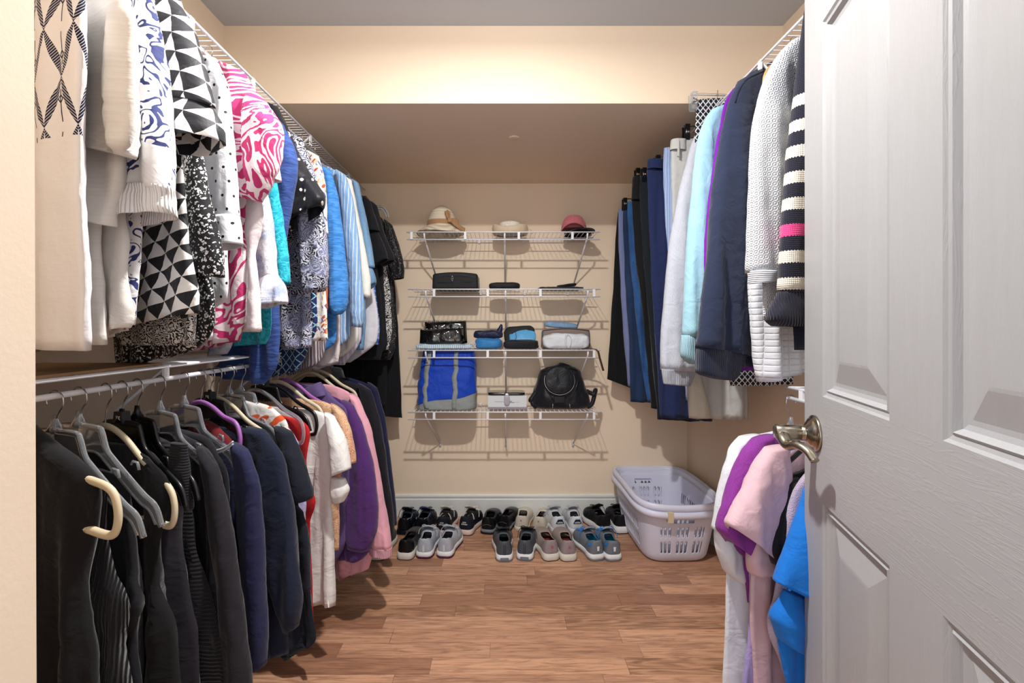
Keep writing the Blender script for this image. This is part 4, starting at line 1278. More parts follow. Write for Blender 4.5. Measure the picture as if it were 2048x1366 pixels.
# ------------------------------------------------------------------ hangers
CHROME = M('hook_chrome', 0.18, metal=1.0); CHROME.color('#c4c4c6'); CHROME = CHROME.mat
CLEAR = M('clear_plastic', 0.08); CLEAR.color('#e6edf4'); CLEAR.b.inputs['Transmission Weight'].default_value = 0.88; CLEAR.b.inputs['IOR'].default_value = 1.35; CLEAR = CLEAR.mat
IVORY = simple('ivory_plastic', '#cfc2a6', 0.4)
BLKP = simple('black_plastic', '#101013', 0.3)
LILAC = simple('lilac_plastic', '#9d63ab', 0.4)
TAGT = simple('tag_print_white', '#d8d8d8', 0.5)
WOOD = simple('hanger_wood', '#b58a55', 0.45)

def hook_pts(pl, hz, zneck, r=0.021, f=0.0):
    """wire hook over the rail, in the plane of the hanger"""
    c = hz + 0.008 - r + 0.002
    pts = []
    for i in range(15):
        a = math.radians(-35 + i * 19)
        pts.append(pl.at(r * math.cos(PI - a), c + r * math.sin(a)))
    pts = pts[::-1]
    pts = [pl.at(-r * math.cos(math.radians(t)) * -1 if False else r * math.cos(math.radians(t)), c + r * math.sin(math.radians(t))) for t in range(200, -61, -18)]
    pts += [pl.at(0.006, c - r * 1.35), pl.at(0.0, zneck + 0.012), pl.at(0.0, zneck - 0.004)]
    return spline(pts, 3)

def hanger(label, side, y0, k, style, col, hz=None, zneck=None, drop=0.135, half=0.205, tag_=False, group='hangers on the lower left rail', name='coat_hanger'):
    pl = Plane(side, y0, k)
    hz = hz or HR_L
    zn = zneck or hz - 0.085
    org = Vector((pl.xr, y0, hz))
    t = thing(name, label, 'hanger', org, group)
    R_ = lambda pts: [p - org for p in pts]
    tubes('hook', [(R_(hook_pts(pl, hz, zn)), 0.0016)], CHROME, t, n=8)
    if style == 'tube':            # flat curved velvet style hanger with rounded loop ends and lower bar
        arm = [(-half, zn - drop - 0.045), (-half - 0.004, zn - drop - 0.02), (-half + 0.012, zn - drop + 0.012), (-half * 0.62, zn - drop * 0.58), (-half * 0.30, zn - drop * 0.17), (0, zn), (half * 0.30, zn - drop * 0.17), (half * 0.62, zn - drop * 0.58), (half - 0.012, zn - drop + 0.012), (half + 0.006, zn - drop - 0.02), (half + 0.004, zn - drop - 0.055), (half - 0.012, zn - drop - 0.068), (half - 0.06, zn - drop - 0.060)]
        tubes('frame', [(R_(spline([pl.at(a, z) for a, z in arm], 6)), 0.0075, False, 0.75)], col, t, n=12)
        tubes('lower_bar', [(R_([pl.at(-half, zn - drop - 0.045), pl.at(-half + 0.03, zn - drop - 0.06), pl.at(half - 0.055, zn - drop - 0.060)]), 0.006, False, 0.7)], col, t, n=10)
    else:                          # moulded plastic top hanger: square shoulders near the hook, curved tips, open web
        up = [(0.0, zn), (0.050, zn - 0.004), (0.060, zn - 0.012), (0.072, zn - 0.045), (0.092, zn - 0.066), (half - 0.045, zn - drop + 0.016), (half - 0.012, zn - drop - 0.008), (half + 0.004, zn - drop - 0.045)]
        lo = [(0.0, zn - 0.052), (0.045, zn - 0.052), (0.080, zn - 0.078), (half - 0.055, zn - drop + 0.002), (half - 0.026, zn - drop - 0.016), (half - 0.010, zn - drop - 0.042)]
        for nm, pr, r in (('shoulder_bar', up, 0.0050), ('web_rib', lo, 0.0030)):
            tubes(nm, [(R_(spline([pl.at(sg * a, z) for a, z in pr], 6)), r, False, 1.3 if r > 0.004 else 1.0) for sg in (1, -1)], col, t, n=10)
        # thin web between the bars
        V, Fc = [], []
        us_, ls_ = spline([Vector((a, z, 0)) for a, z in up], 4), spline([Vector((a, z, 0)) for a, z in lo], 4)
        n_ = 22
        for sg in (1, -1):
            b0 = len(V)
            for i in range(n_):
                q = i / (n_ - 1)
                for S in (us_, ls_):
                    f = q * (len(S) - 1); i0 = min(int(f), len(S) - 2); fr = f - i0
                    p = S[i0].lerp(S[i0 + 1], fr)
                    for w in (0.0009, -0.0009):
                        V.append(pl.at(sg * p.x, p.y, w) - org)
            for i in range(n_ - 1):
                a = b0 + i * 4
                Fc += [(a, a + 4, a + 6, a + 2), (a + 1, a + 3, a + 7, a + 5)]
        mesh('web', V, Fc, col, t)
        # strap notches on the shoulder and conical hook socket
        for sg in (1, -1):
            tubes('strap_notch', [(R_([pl.at(sg * 0.135, zn - 0.070), pl.at(sg * 0.139, zn - 0.064), pl.at(sg * 0.150, zn - 0.066), pl.at(sg * 0.154, zn - 0.080)]), 0.0028)], col, t, n=8)
        v, f = lathe_geo([(0.0, 0.030), (0.0045, 0.030), (0.006, 0.018), (0.015, 0.0), (0.0, -0.001)], 16)
        mesh('hook_socket', [pl.at(0, zn) - org + p for p in v], f, col, t)
    if tag_:
        V = [pl.at(a, zn + z, w) - org for w in (0.009, -0.009) for a, z in ((-0.017, -0.002), (0.017, -0.002), (0.013, 0.024), (-0.013, 0.024))]
        mesh('size_tag', V, [(0, 1, 2, 3), (7, 6, 5, 4), (0, 4, 5, 1), (1, 5, 6, 2), (2, 6, 7, 3), (3, 7, 4, 0)], BLKP, t, smooth=False)
        tx = text_mesh('size_mark', '3X', 0.013, TAGT, t, pl.at(0.002, zn + 0.010, 0.0098) - org)
        X = pl.e if pl.e.x > 0 else -pl.e
        tx.rotation_euler = Matrix((X, Vector((0, 0, 1)), X.cross(Vector((0, 0, 1))))).transposed().to_euler()
    return t
hanger('ivory hanger with rounded loop end under the nearest black knit top', -1, 0.842, 0.2, 'tube', IVORY, zneck=0.985, drop=0.072)
hanger('clear plastic hanger cut by the doorway wall, leftmost hook on the lower rail', -1, 0.907, 0.22, 'clear', CLEAR, zneck=1.0, drop=0.14)
hanger('clear plastic hanger just behind the leftmost clear one, holding a twisted black top', -1, 0.958, 0.24, 'clear', CLEAR, zneck=1.0, drop=0.14)
hanger('ivory curved hanger with looped end between clear and black hangers', -1, 1.022, 0.36, 'tube', IVORY, zneck=0.985, drop=0.12)
hanger('black hanger carrying a size tag, first black one from the doorway', -1, 1.066, 0.38, 'clear', BLKP, zneck=0.985, drop=0.12, tag_=True)
hanger('black hanger without a tag right behind the first tagged black hanger', -1, 1.11, 0.40, 'clear', BLKP, zneck=0.985, drop=0.12)
hanger('clear hanger above the charcoal sweater', -1, 1.185, 0.43, 'clear', CLEAR, zneck=0.985, drop=0.115)
hanger('clear hanger above the indigo sweater with white neckline', -1, 1.275, 0.43, 'clear', CLEAR, zneck=0.985, drop=0.11)
hanger('lilac curved hanger above the dark red top', -1, 1.345, 0.42, 'tube', LILAC, zneck=0.985, drop=0.06, half=0.15)
hanger('black hanger with size tag touching the first lilac hanger', -1, 1.385, 0.42, 'clear', BLKP, zneck=0.985, drop=0.10, tag_=True)
hanger('ivory hanger over the midnight blue tee', -1, 1.42, 0.42, 'tube', IVORY, zneck=0.985, drop=0.10)
hanger('clear hanger left of the orange sun print top', -1, 1.485, 0.41, 'clear', CLEAR, zneck=0.985, drop=0.10)
hanger('clear hanger directly over the orange sun print top', -1, 1.55, 0.40, 'clear', CLEAR, zneck=0.985, drop=0.10)
hanger('clear hanger holding the bright red sleeveless top', -1, 1.64, 0.38, 'tube', CLEAR, zneck=0.98, drop=0.10)
hanger('black hanger with size tag behind the red top', -1, 1.70, 0.37, 'clear', BLKP, zneck=0.985, drop=0.10, tag_=True)
hanger('broad black hanger carrying the white draped tee', -1, 1.745, 0.36, 'tube', BLKP, zneck=0.985, drop=0.10)
hanger('ivory hanger behind the white draped tee', -1, 1.80, 0.36, 'tube', IVORY, zneck=0.99, drop=0.10)
hanger('lilac hanger over the orange tie-dye blouse', -1, 1.86, 0.36, 'tube', LILAC, zneck=0.99, drop=0.10)
hanger('ivory hanger over the pale pink sweatshirt', -1, 2.10, 0.33, 'tube', IVORY, zneck=0.995, drop=0.10)
hanger('ivory hanger over the black fine-knit cardigan', -1, 2.19, 0.32, 'tube', IVORY, zneck=0.995, drop=0.10)
hanger('clear hanger over the last navy cardigan with its tip poking out', -1, 2.36, 0.30, 'clear', CLEAR, zneck=0.995, drop=0.10)
hanger('glossy black hanger in the black tee on the lower right rail', 1, 1.29, 0.42, 'tube', BLKP, hz=HR_R, zneck=0.885, drop=0.075, group='hangers on the lower right rail')
hanger('clear hanger inside the blush pink tee by the door handle', 1, 1.325, 0.45, 'clear', CLEAR, hz=HR_R, zneck=0.90, drop=0.075, group='hangers on the lower right rail')
hanger('clear hanger inside the white tee furthest in on the lower right rail', 1, 1.415, 0.45, 'clear', CLEAR, hz=HR_R, zneck=0.90, drop=0.075, group='hangers on the lower right rail')
UG = 'hangers on the upper left rail'
for (y, lab) in ((1.20, 'hanger with chrome hook beside the triangle print sleeve'), (1.27, 'hanger with chrome hook inside the polka dot shirt'), (1.375, 'hanger with chrome hook inside the pink swirl blouse'),
                 (1.99, 'hanger with chrome hook inside the bright blue gauze blouse'), (2.08, 'hanger with chrome hook inside the blush white tee'), (2.12, 'hanger with chrome hook inside the striped shirt')):
    hanger('clear ' + lab, -1, y, 0.45, 'tube', CLEAR, hz=HR_U, zneck=HR_U - 0.075, drop=0.045, group=UG, half=0.10)
hanger('clear hanger whose tip shows above the black sequinned top', -1, 2.70, 0.3, 'clear', CLEAR, hz=HR_U, zneck=HR_U - 0.07, drop=0.08, group=UG, half=0.225)
hanger('wooden hanger inside the white textured knit sweater', 1, 1.395, 0.42, 'tube', WOOD, hz=2.043, zneck=1.985, drop=0.06, half=0.12, group='hangers on the upper right rail')

def clip_hanger(label, y0, k, zc, a0, col, hz=2.043, rod=0.003):
    """rail hanger with two spring clips; a0 is the distance of the outer clip from the rail"""
    pl = Plane(1, y0, k)
    org = Vector((pl.xr, y0, hz))
    t = thing('clip_hanger', label, 'hanger', org, 'clip hangers on the upper right rail')
    R_ = lambda pts: [p - org for p in pts]
    zb = zc + 0.035
    tubes('hook', [(R_(hook_pts(pl, hz, max(zb, hz - 0.075))), 0.0016)], CHROME, t)
    tubes('crossbar', [(R_([pl.at(-a0 - 0.01, zb), pl.at(a0 + 0.01, zb)]), rod), (R_([pl.at(0, max(zb, hz - 0.075)), pl.at(0, zb - 0.001)]), rod)], col, t)
    for sg in (1, -1):
        c = pl.at(sg * a0, zc)
        bm = bmesh.new()
        for s2 in (1, -1):
            V = []
            for z, off, w in ((-0.030, 0.0105, 0.011), (-0.016, 0.012, 0.012), (0.012, 0.010, 0.012), (0.036, 0.018, 0.010)):
                for q in (off, off + 0.003):
                    for w2 in (-w, w):
                        V.append(bm.verts.new(pl.at(sg * a0 + w2, zc + z, s2 * q) - org))
            for i in range(3):
                a = i * 4
                for f in ((a, a + 1, a + 5, a + 4), (a + 2, a + 6, a + 7, a + 3), (a, a + 4, a + 6, a + 2), (a + 1, a + 3, a + 7, a + 5)):
                    bm.faces.new([V[i_] for i_ in f])
            bm.faces.new([V[0], V[2], V[3], V[1]]); bm.faces.new([V[12], V[13], V[15], V[14]])
        cl_ = from_bm('clip', bm, col, t)
        tubes('spring', [(R_([pl.at(sg * a0 - 0.006, zc + 0.006, 0.014), pl.at(sg * a0 - 0.006, zc + 0.006, -0.014)]), 0.006), (R_([pl.at(sg * a0 + 0.004, zc - 0.004, 0.0155), pl.at(sg * a0 + 0.004, zc + 0.014, 0.0155)]), 0.003)], CHROME, cl_)
    return t
for (y, px, py, lab) in ((2.06, 1372, 268, 'black clip hanger holding the pale grey trousers'), (2.23, 1314, 328, 'black clip hanger holding the navy trousers'), (2.36, 1287, 352, 'black clip hanger holding the dark teal slacks'),
                         (2.47, 1274, 352, 'black clip hanger holding the black high-waisted trousers'), (2.68, 1249, 410, 'black clip hanger holding the dark indigo jeans')):
    q = Plane(1, y, 0.03)
    p = q.pt(px, py)
    clip_hanger(lab, y, 0.03, p.z, q.a(p), BLKP)
q = Plane(1, 1.90, 0.05)
p = q.pt(1386, 206)
clip_hanger('clear clip hanger with round pads holding the lattice skirt', 1.90, 0.05, p.z, q.a(p), CLEAR, rod=0.005)
# ------------------------------------------------------------------ hats on the top wall shelf
def ripple_lathe(name, prof, n, mats, parent=None, loc=None, fn=None):
    V, Fc = lathe_geo(prof, n)
    if fn:
        V = [fn(v) for v in V]
    return mesh(name, V, Fc, mats, parent, loc, True, [(math.atan2(v.y, v.x) * 0.09, v.z + v.xy.length) for v in V])
STRAW = M('paper_straw', 0.75)
_x, _y, _z = STRAW.uv('UV')
_r = (_y * (2 * PI / 0.0072)).sin() * 0.5 + 0.5
STRAW.color(STRAW.mix(_r, '#cbbda2', '#e9e1cf'))
STRAW.bump(_r, 0.7, 0.002)
STRAW.bump(STRAW.noise(STRAW.coord('Object'), 300, 2), 0.3, 0.001)
STRAW = STRAW.mat
RIB = plain('tan_grosgrain', '#a9815b', 0.3, 0.6)
ht = thing('sun_hat', 'wide-brimmed cream straw sun hat with a tan bow, left on the top wall shelf', 'hat', (-0.368, 2.832, 1.744), 'hats on the top wall shelf')
def hatwave(v):
    r = v.xy.length
    a = math.atan2(v.y, v.x)
    if r > 0.088:
        k = (r - 0.088) / 0.06
        v = Vector((v.x, v.y * 0.93, v.z + k * (0.010 * math.sin(2 * a + 0.6) + 0.008 * math.sin(a + 2.2))))
        v.z = max(v.z, 0.001)
    else:
        v = Vector((v.x, v.y, v.z - 0.012 * max(0, abs(v.x) - 0.03) * 10 * max(0.0, (v.z - 0.10) / 0.07)))
    return v
ripple_lathe('crown', [(0.0001, 0.180), (0.010, 0.179), (0.030, 0.170), (0.050, 0.156), (0.066, 0.138), (0.077, 0.115), (0.083, 0.090), (0.086, 0.062), (0.088, 0.054)], 48, STRAW, ht, None, hatwave)
ripple_lathe('brim', [(0.087, 0.056), (0.096, 0.050), (0.110, 0.040), (0.128, 0.026), (0.144, 0.014), (0.151, 0.009), (0.150, 0.006), (0.126, 0.022), (0.108, 0.036), (0.087, 0.050)], 64, STRAW, ht, None, hatwave)
ripple_lathe('ribbon', [(0.0885, 0.056), (0.0895, 0.058), (0.0880, 0.080), (0.0865, 0.083)], 48, RIB, ht)
def leafy(pts, w, name, par, up=Vector((0, 0, 1)), mat=None):
    """ribbon loop: strip of varying width following pts"""
    V, Fc = [], []
    S = spline(pts, 6)
    n = len(S)
    for i, p in enumerate(S):
        ww = w(i / (n - 1))
        for sgn, dy in ((1, 0), (-1, 0)):
            V.append(p + up * (sgn * ww))
    Fc = [(2 * i, 2 * i + 1, 2 * i + 3, 2 * i + 2) for i in range(n - 1)]
    o = mesh(name, V, Fc, mat or RIB, par, None, True, [(v.x, v.z) for v in V])
    md = o.modifiers.new('thick', 'SOLIDIFY'); md.thickness = 0.003
    return o
bw = Vector((0.055, -0.085, 0.075))
leafy([bw, bw + Vector((-0.012, -0.012, 0.022)), bw + Vector((-0.020, 0.004, 0.052)), bw + Vector((-0.004, 0.010, 0.040)), bw], lambda t: 0.016 - 0.010 * abs(2 * t - 1) ** 2, 'bow_loop', ht, Vector((0.5, 0, 0.3)))
leafy([bw, bw + Vector((0.028, -0.004, -0.004)), bw + Vector((0.052, 0.012, -0.016)), bw + Vector((0.030, 0.012, -0.018)), bw], lambda t: 0.016 - 0.010 * abs(2 * t - 1) ** 2, 'bow_loop', ht, Vector((0, 0, 1)))
leafy([bw, bw + Vector((0.030, -0.016, -0.024)), bw + Vector((0.066, -0.004, -0.048)), bw + Vector((0.088, 0.010, -0.062))], lambda t: 0.008 + 0.007 * t, 'bow_tail', ht, Vector((0.2, 0, 1)))
pillow('bow_knot', 0.020, 0.014, 0.026, RIB, ht, bw - Vector((0, 0.004, 0.014)), wr=0.001)

BEI = plain('beige_cotton', '#d3bfa3', 0.3)
bh = thing('bucket_hat', 'folded beige bucket hat with turned-up brim, middle of the top wall shelf', 'hat', (0.040, 2.835, 1.744), 'hats on the top wall shelf')
def bhf(v):
    a = math.atan2(v.y, v.x)
    r = v.xy.length
    z = v.z
    if r > 0.085:
        z += (0.010 * math.cos(2 * a) - 0.004 * math.sin(a * 3 + 1)) * min(1, z / 0.05)
    return Vector((v.x * 1.06, v.y * 0.92, z + 0.0015 * nz(v, 60)))
ripple_lathe('brim', [(0.080, 0.003), (0.096, 0.004), (0.102, 0.016), (0.102, 0.034), (0.098, 0.052), (0.095, 0.054), (0.093, 0.050), (0.094, 0.034), (0.090, 0.018)], 56, BEI, bh, None, bhf)
LACE = M('white_eyelet_lace', 0.9); _v = LACE.coord('Object')
LACE.color(LACE.mix(LACE.vor(_v, 110).lt(0.25), '#e6e1d6', '#b7ab97')); LACE.bump(LACE.vor(_v, 110), 0.5, 0.002); LACE = LACE.mat
ripple_lathe('crown', [(0.0001, 0.083), (0.030, 0.083), (0.050, 0.079), (0.060, 0.070), (0.068, 0.045), (0.080, 0.012), (0.092, 0.010)], 48, LACE, bh, None, bhf)
tubes('chin_cord', [(spline([(0.09, -0.02, 0.010), (0.115, -0.04, 0.030), (0.135, -0.02, 0.012), (0.120, -0.05, 0.004), (0.105, -0.03, 0.018), (0.13, -0.045, 0.006)], 6), 0.0012)], simple('cord_white', '#c9bba6', 0.7), bh)

def cap(name, label, cat, loc, rz, col, parts_scale=1.0, dome=True, group=None, brim_len=0.068, arch=5.5):
    m = plain('cap_' + col, col, 0.35, 0.85, 0.15)
    t = thing(name, label, cat, loc, group, rz)
    s = parts_scale
    if dome:
        V, Fc = [], []
        nu, nv = 48, 14
        for i in range(nv + 1):
            a = PI / 2 * i / nv
            for j in range(nu):
                b = 2 * PI * j / nu
                seam = 1 - 0.012 * max(0, 1 - abs(((b / (PI / 3)) % 1) - 0.5) * 14 + 6) if False else 1.0
                r = math.cos(a) ** 0.8 * seam
                p = Vector((0.080 * r * math.cos(b), 0.092 * r * math.sin(b), 0.004 + 0.092 * math.sin(a) ** 0.9))
                V.append((p + Vector((0, 0, 0.004 * nz(p, 30) * math.sin(a))) + p.normalized() * 0.002 * nz(p + Vector((5, 0, 0)), 26)) * s)
        for i in range(nv):
            for j in range(nu):
                Fc.append((i * nu + j, i * nu + (j + 1) % nu, (i + 1) * nu + (j + 1) % nu, (i + 1) * nu + j))
        mesh('crown', V, Fc, m, t, None, True, [(v.x, v.z) for v in V])
        seams = [([Vector((0.0812 * math.cos(a) ** 0.8 * math.cos(b), 0.0932 * math.cos(a) ** 0.8 * math.sin(b), 0.005 + 0.0925 * math.sin(a) ** 0.9)) * s for a in [PI / 2 * q / 12 for q in range(1, 12)]], 0.0011) for b in [PI / 6 + PI / 3 * q for q in range(6)]]
        tubes('panel_seams', seams, m, t, n=6)
        v, f = lathe_geo([(0.0001, 0.006), (0.004, 0.005), (0.006, 0.0), (0.0, -0.001)], 12)
        mesh('top_button', [(p + Vector((0, 0, 0.096))) * s for p in v], f, m, t)
    else:
        v, f = lathe_geo([(0.078, 0.0), (0.080, 0.002), (0.080, 0.030), (0.078, 0.032), (0.076, 0.030), (0.076, 0.002)], 40, 1, 1.12)
        mesh('headband', [p * s for p in v], f, m, t)
    V, Fc = [], []
    nu, nv = 22, 8
    for i in range(nv + 1):
        q = i / nv
        for j in range(nu + 1):
            a = -PI * 0.42 + PI * 0.84 * j / nu
            edge_ = math.cos(a / 0.84 * 1.0) ** 0.5 if abs(a) < 1.31 else 0.0
            x = 0.079 * math.sin(a) * (1 + 0.04 * q)
            y = -0.091 * math.cos(a) - brim_len * q * max(0.0, math.cos(a * 1.12)) ** 0.6
            V.append(Vector((x, y, 0.022 - arch * x * x * (0.5 + 0.5 * q) - 0.006 * q)) * s)
    for i in range(nv):
        for j in range(nu):
            a = i * (nu + 1) + j
            Fc.append((a, a + 1, a + nu + 2, a + nu + 1))
    b = mesh('brim', V, Fc, m, t, None, True, [(v.x, v.y) for v in V])
    md = b.modifiers.new('thick', 'SOLIDIFY'); md.thickness = 0.0035
    return t
cap('sun_visor', 'dark navy sun visor lying under the pink baseball cap', 'visor', (0.448, 2.845, 1.7445), 0.25, '#15171f', 1.0, False, 'hats on the top wall shelf', 0.06, 1.0)
cap('baseball_cap', 'dusty pink baseball cap with curved peak, right on the top wall shelf', 'cap', (0.424, 2.852, 1.778), -0.15, '#bd6a72', 0.94, True, 'hats on the top wall shelf')
WL = simple('small_black_lens', '#0d0d0f', 0.1)

# ------------------------------------------------------------------ second wall shelf
NYL = plain('black_nylon', '#16171c', 0.4, 0.6)
ZIP = M('zip_metal', 0.25, metal=1.0); ZIP.color('#c9c9c9'); ZIP = ZIP.mat
def soft_case(name, label, cat, loc, w, d, h, mat, bev=0.022, group=None, rz=0.0):
    t = thing(name, label, cat, loc, group, rz)
    bm = bmesh.new()
    bbox(bm, (-w / 2, -d / 2, 0), (w / 2, d / 2, h))
    bmesh.ops.subdivide_edges(bm, edges=bm.edges[:], cuts=7, use_grid_fill=True)
    for v in bm.verts:
        kx, kz = v.co.x / (w / 2), v.co.z / h
        v.co.z += (0.012 * (1 - kx * kx) if kz > 0.99 else 0) * (h / 0.1)
        v.co.x *= 1 - 0.03 * kz
    o = from_bm('body', bm, mat, t, None, True)
    md = o.modifiers.new('bev', 'BEVEL'); md.width = bev; md.segments = 4; md.limit_method = 'ANGLE'; md.angle_limit = 0.7
    return t
g2 = 'small bags on the second wall shelf'
t = soft_case('zip_case', 'black zip case with silver pull, left on the second wall shelf', 'case', (-0.280, 2.835, 1.417), 0.268, 0.20, 0.088, NYL, 0.02, g2)
tubes('zip_track', [(spline([(-0.128, -0.098, 0.067), (-0.06, -0.1012, 0.077), (0.0, -0.1012, 0.079), (0.06, -0.1012, 0.077), (0.128, -0.098, 0.067)], 6), 0.0022), (spline([(-0.128, -0.098, 0.052), (0, -0.1008, 0.058), (0.128, -0.098, 0.052)], 6), 0.0012), ([(-0.105, -0.1012, 0.036), (0.095, -0.1012, 0.040)], 0.0016)], simple('black_zip_tape', '#25262c', 0.5), t, n=8)
tubes('zip_pull', [([(-0.024, -0.104, 0.072), (-0.010, -0.104, 0.073)], 0.004, False, 0.6), ([(-0.0205, -0.105, 0.072), (-0.0205, -0.107, 0.046)], 0.0014), ([(-0.0125, -0.105, 0.072), (-0.0125, -0.107, 0.046)], 0.0014), ([(-0.0205, -0.107, 0.046), (-0.0125, -0.107, 0.046)], 0.0022)], ZIP, t)
tag(pillow('sunglasses_case', 0.185, 0.11, 0.045, NYL, None, (0.006, 2.80, 1.4155), 0, 0.45, 0.6, 0.001), 'small plain black hard pouch, middle of the second wall shelf', 'pouch', g2)
tag(pillow('clutch_bag', 0.262, 0.15, 0.016, plain('matte_black_vinyl', '#1d1d20', 0.3, 0.5), None, (0.338, 2.815, 1.4155), 0.04, 0.35, 0.35, 0.003, 3.0), 'flat black clutch lying on the right of the second wall shelf', 'clutch', g2)
tag(pillow('coin_purse', 0.115, 0.07, 0.016, plain('black_ribbed_cloth', '#141418', 0.5, 0.8), None, (0.375, 2.80, 1.4335), -0.05, 0.4, 0.5, 0.002, 5.0), 'small black roll resting on the flat black clutch', 'purse', g2)
bpy.data.objects['coin_purse'].rotation_euler = (0, -0.13, -0.08)

# ------------------------------------------------------------------ third wall shelf
z3 = 1.0685
g3 = 'pouches on the third wall shelf'
GLS = M('glossy_black_vinyl', 0.12, coat=0.6); GLS.color('#0c0c0e'); GLS.bump(GLS.noise(GLS.coord('Object'), 11, 2, 1.2), 0.7, 0.02); GLS = GLS.mat
def slab_bag(name, label, cat, loc, w, h, th, tilt, mat, seed, rz=0.0, roll=0.0, bell=0.5):
    """upright flat pouch leaning back"""
    V, Fc = [], []
    nx, nzv = 18, 12
    for s in (1, -1):
        for i in range(nzv + 1):
            for j in range(nx + 1):
                u, v = j / nx * 2 - 1, i / nzv
                b = (1 - u ** 4) ** 0.5 * (1 - (2 * v - 1) ** 4) ** 0.5
                p = Vector((w / 2 * u * (1 - 0.04 * v), -s * th / 2 * b, h * v))
                p.y += 0.008 * nz((p.x * 12 + seed, s, p.z * 14)) * b - 0.004 * nz((p.x * 30 + seed, s, p.z * 25)) * b
                V.append(p)
    k = (nx + 1) * (nzv + 1)
    for s in (0, 1):
        for i in range(nzv):
            for j in range(nx):
                a = s * k + i * (nx + 1) + j
                Fc.append((a, a + 1, a + nx + 2, a + nx + 1) if s == 0 else (a, a + nx + 1, a + nx + 2, a + 1))
    o = mesh(name, V, Fc, mat, None, loc, True, [(v.x, v.z) for v in V])
    bm = bmesh.new(); bm.from_mesh(o.data); bmesh.ops.remove_doubles(bm, verts=bm.verts, dist=0.0004); bm.to_mesh(o.data); bm.free()
    o.rotation_euler = (-tilt, roll, rz)
    return tag(o, label, cat, g3)
tag(pillow('drawstring_bag', 0.335, 0.13, 0.028, vstripes('pale_blue_white_stripes', '#8fb1c8', '#dfe4e8', 0.011, 0.45), None, (-0.345, 2.79, z3), 0.0, 0.35, 0.4, 0.006, 2.0), 'flat pale blue and white drawstring bag under the glossy black bags', 'bag', g3)
slab_bag('vinyl_bag', 'upper glossy black bag standing behind its twin, left on the third wall shelf', 'bag', (-0.350, 2.865, z3 + 0.028), 0.262, 0.135, 0.035, 0.12, GLS, 3.0, 0, -0.03)
slab_bag('vinyl_bag', 'front glossy black bag with bright wrinkles, left on the third wall shelf', 'bag', (-0.362, 2.775, z3 + 0.026), 0.262, 0.095, 0.045, 0.22, GLS, 8.0, 0, -0.05)
bag_edge = simple('silver_snap', '#c9c9cc', 0.25, 0.6)
for o_ in [x for x in bpy.data.objects if x.name.startswith('vinyl_bag')]:
    hh = 0.135 if o_.location.y > 2.8 else 0.095
    tubes('rim_snaps', [([(-0.118 + i * 0.026, -0.004, hh + 0.001), (-0.106 + i * 0.026, -0.004, hh + 0.001)], 0.0026) for i in range(10)], bag_edge, o_)
tag(tubes('white_cord', [(spline([(-0.19, 2.74, z3 + 0.03), (-0.175, 2.725, z3 + 0.05), (-0.16, 2.73, z3 + 0.025), (-0.18, 2.722, z3 + 0.008), (-0.20, 2.735, z3 + 0.025), (-0.168, 2.73, z3 + 0.045)], 8), 0.0016)], simple('white_cord_cotton', '#dcdde0', 0.7)), 'loose white drawstring cord beside the glossy black bags', 'cord')
tag(pillow('pouch', 0.155, 0.11, 0.062, plain('sky_blue_nylon', '#2f78b4', 0.3, 0.5), None, (-0.088, 2.79, z3), 0, 0.5, 0.55, 0.007, 11.0), 'bright sky blue nylon pouch below a navy folded pouch', 'pouch', g3)
tag(pillow('folded_umbrella', 0.175, 0.085, 0.048, plain('navy_umbrella_nylon', '#191e3d', 0.3, 0.4), None, (-0.090, 2.815, z3 + 0.060), 0.02, 0.5, 0.5, 0.008, 15.0), 'navy blue folded umbrella lying on the sky blue pouch', 'umbrella')
tubes('umbrella_tip', [(spline([(0.060, 0, 0.030), (0.072, 0, 0.060), (0.078, 0, 0.085)], 4), [0.020, 0.019, 0.018, 0.016, 0.014, 0.012, 0.010, 0.008, 0.005])], plain('navy_umbrella_nylon', '#191e3d'), bpy.data.objects['folded_umbrella'], None, n=12)
t = thing('toiletry_bag', 'black pouch opened to show a light blue lining, middle of the third wall shelf', 'pouch', (0.102, 2.80, z3), g3)
pillow('base', 0.205, 0.13, 0.052, NYL, t, (0, 0, 0), 0, 0.35, 0.45, 0.005, 21.0)
pillow('lid', 0.185, 0.035, 0.115, NYL, t, (0.0, 0.045, 0.02), 0, 0.4, 0.4, 0.005, 24.0).rotation_euler = (-0.15, -0.09, 0)
pillow('lining', 0.160, 0.030, 0.090, plain('sky_blue_lining', '#5ba3d4', 0.2, 0.4), t, (0.018, 0.012, 0.030), 0, 0.6, 0.6, 0.004, 27.0).rotation_euler = (-0.5, -0.13, 0)
tubes('zip_cord', [(spline([(-0.09, -0.03, 0.05), (-0.07, -0.05, 0.09), (-0.035, -0.05, 0.098), (-0.03, -0.06, 0.06), (-0.05, -0.066, 0.045)], 6), 0.0016)], simple('dark_cord', '#26262a', 0.6), t)
TAU = plain('taupe_leatherette', '#85756f', 0.2, 0.5)
t = soft_case('cosmetic_case', 'taupe leatherette case standing behind a white cord-tied pouch', 'case', (0.373, 2.865, z3), 0.290, 0.09, 0.108, TAU, 0.018, g3)
tubes('piping', [(spline([(-0.142, -0.046, 0.02), (-0.140, -0.047, 0.098), (-0.12, -0.047, 0.110), (0.0, -0.047, 0.120), (0.12, -0.047, 0.110), (0.138, -0.047, 0.098), (0.142, -0.046, 0.02)], 6), 0.003)], plain('taupe_piping', '#5d514f', 0.2, 0.5), t)
WPM = plain('white_poplin', '#d5d9df', 0.2)
wp = pillow('pouch', 0.270, 0.10, 0.088, WPM, None, (0.362, 2.762, z3), 0, 0.45, 0.5, 0.008, 31.0)
tag(wp, 'white gathered pouch tied with cord, front right on the third wall shelf', 'pouch', g3)
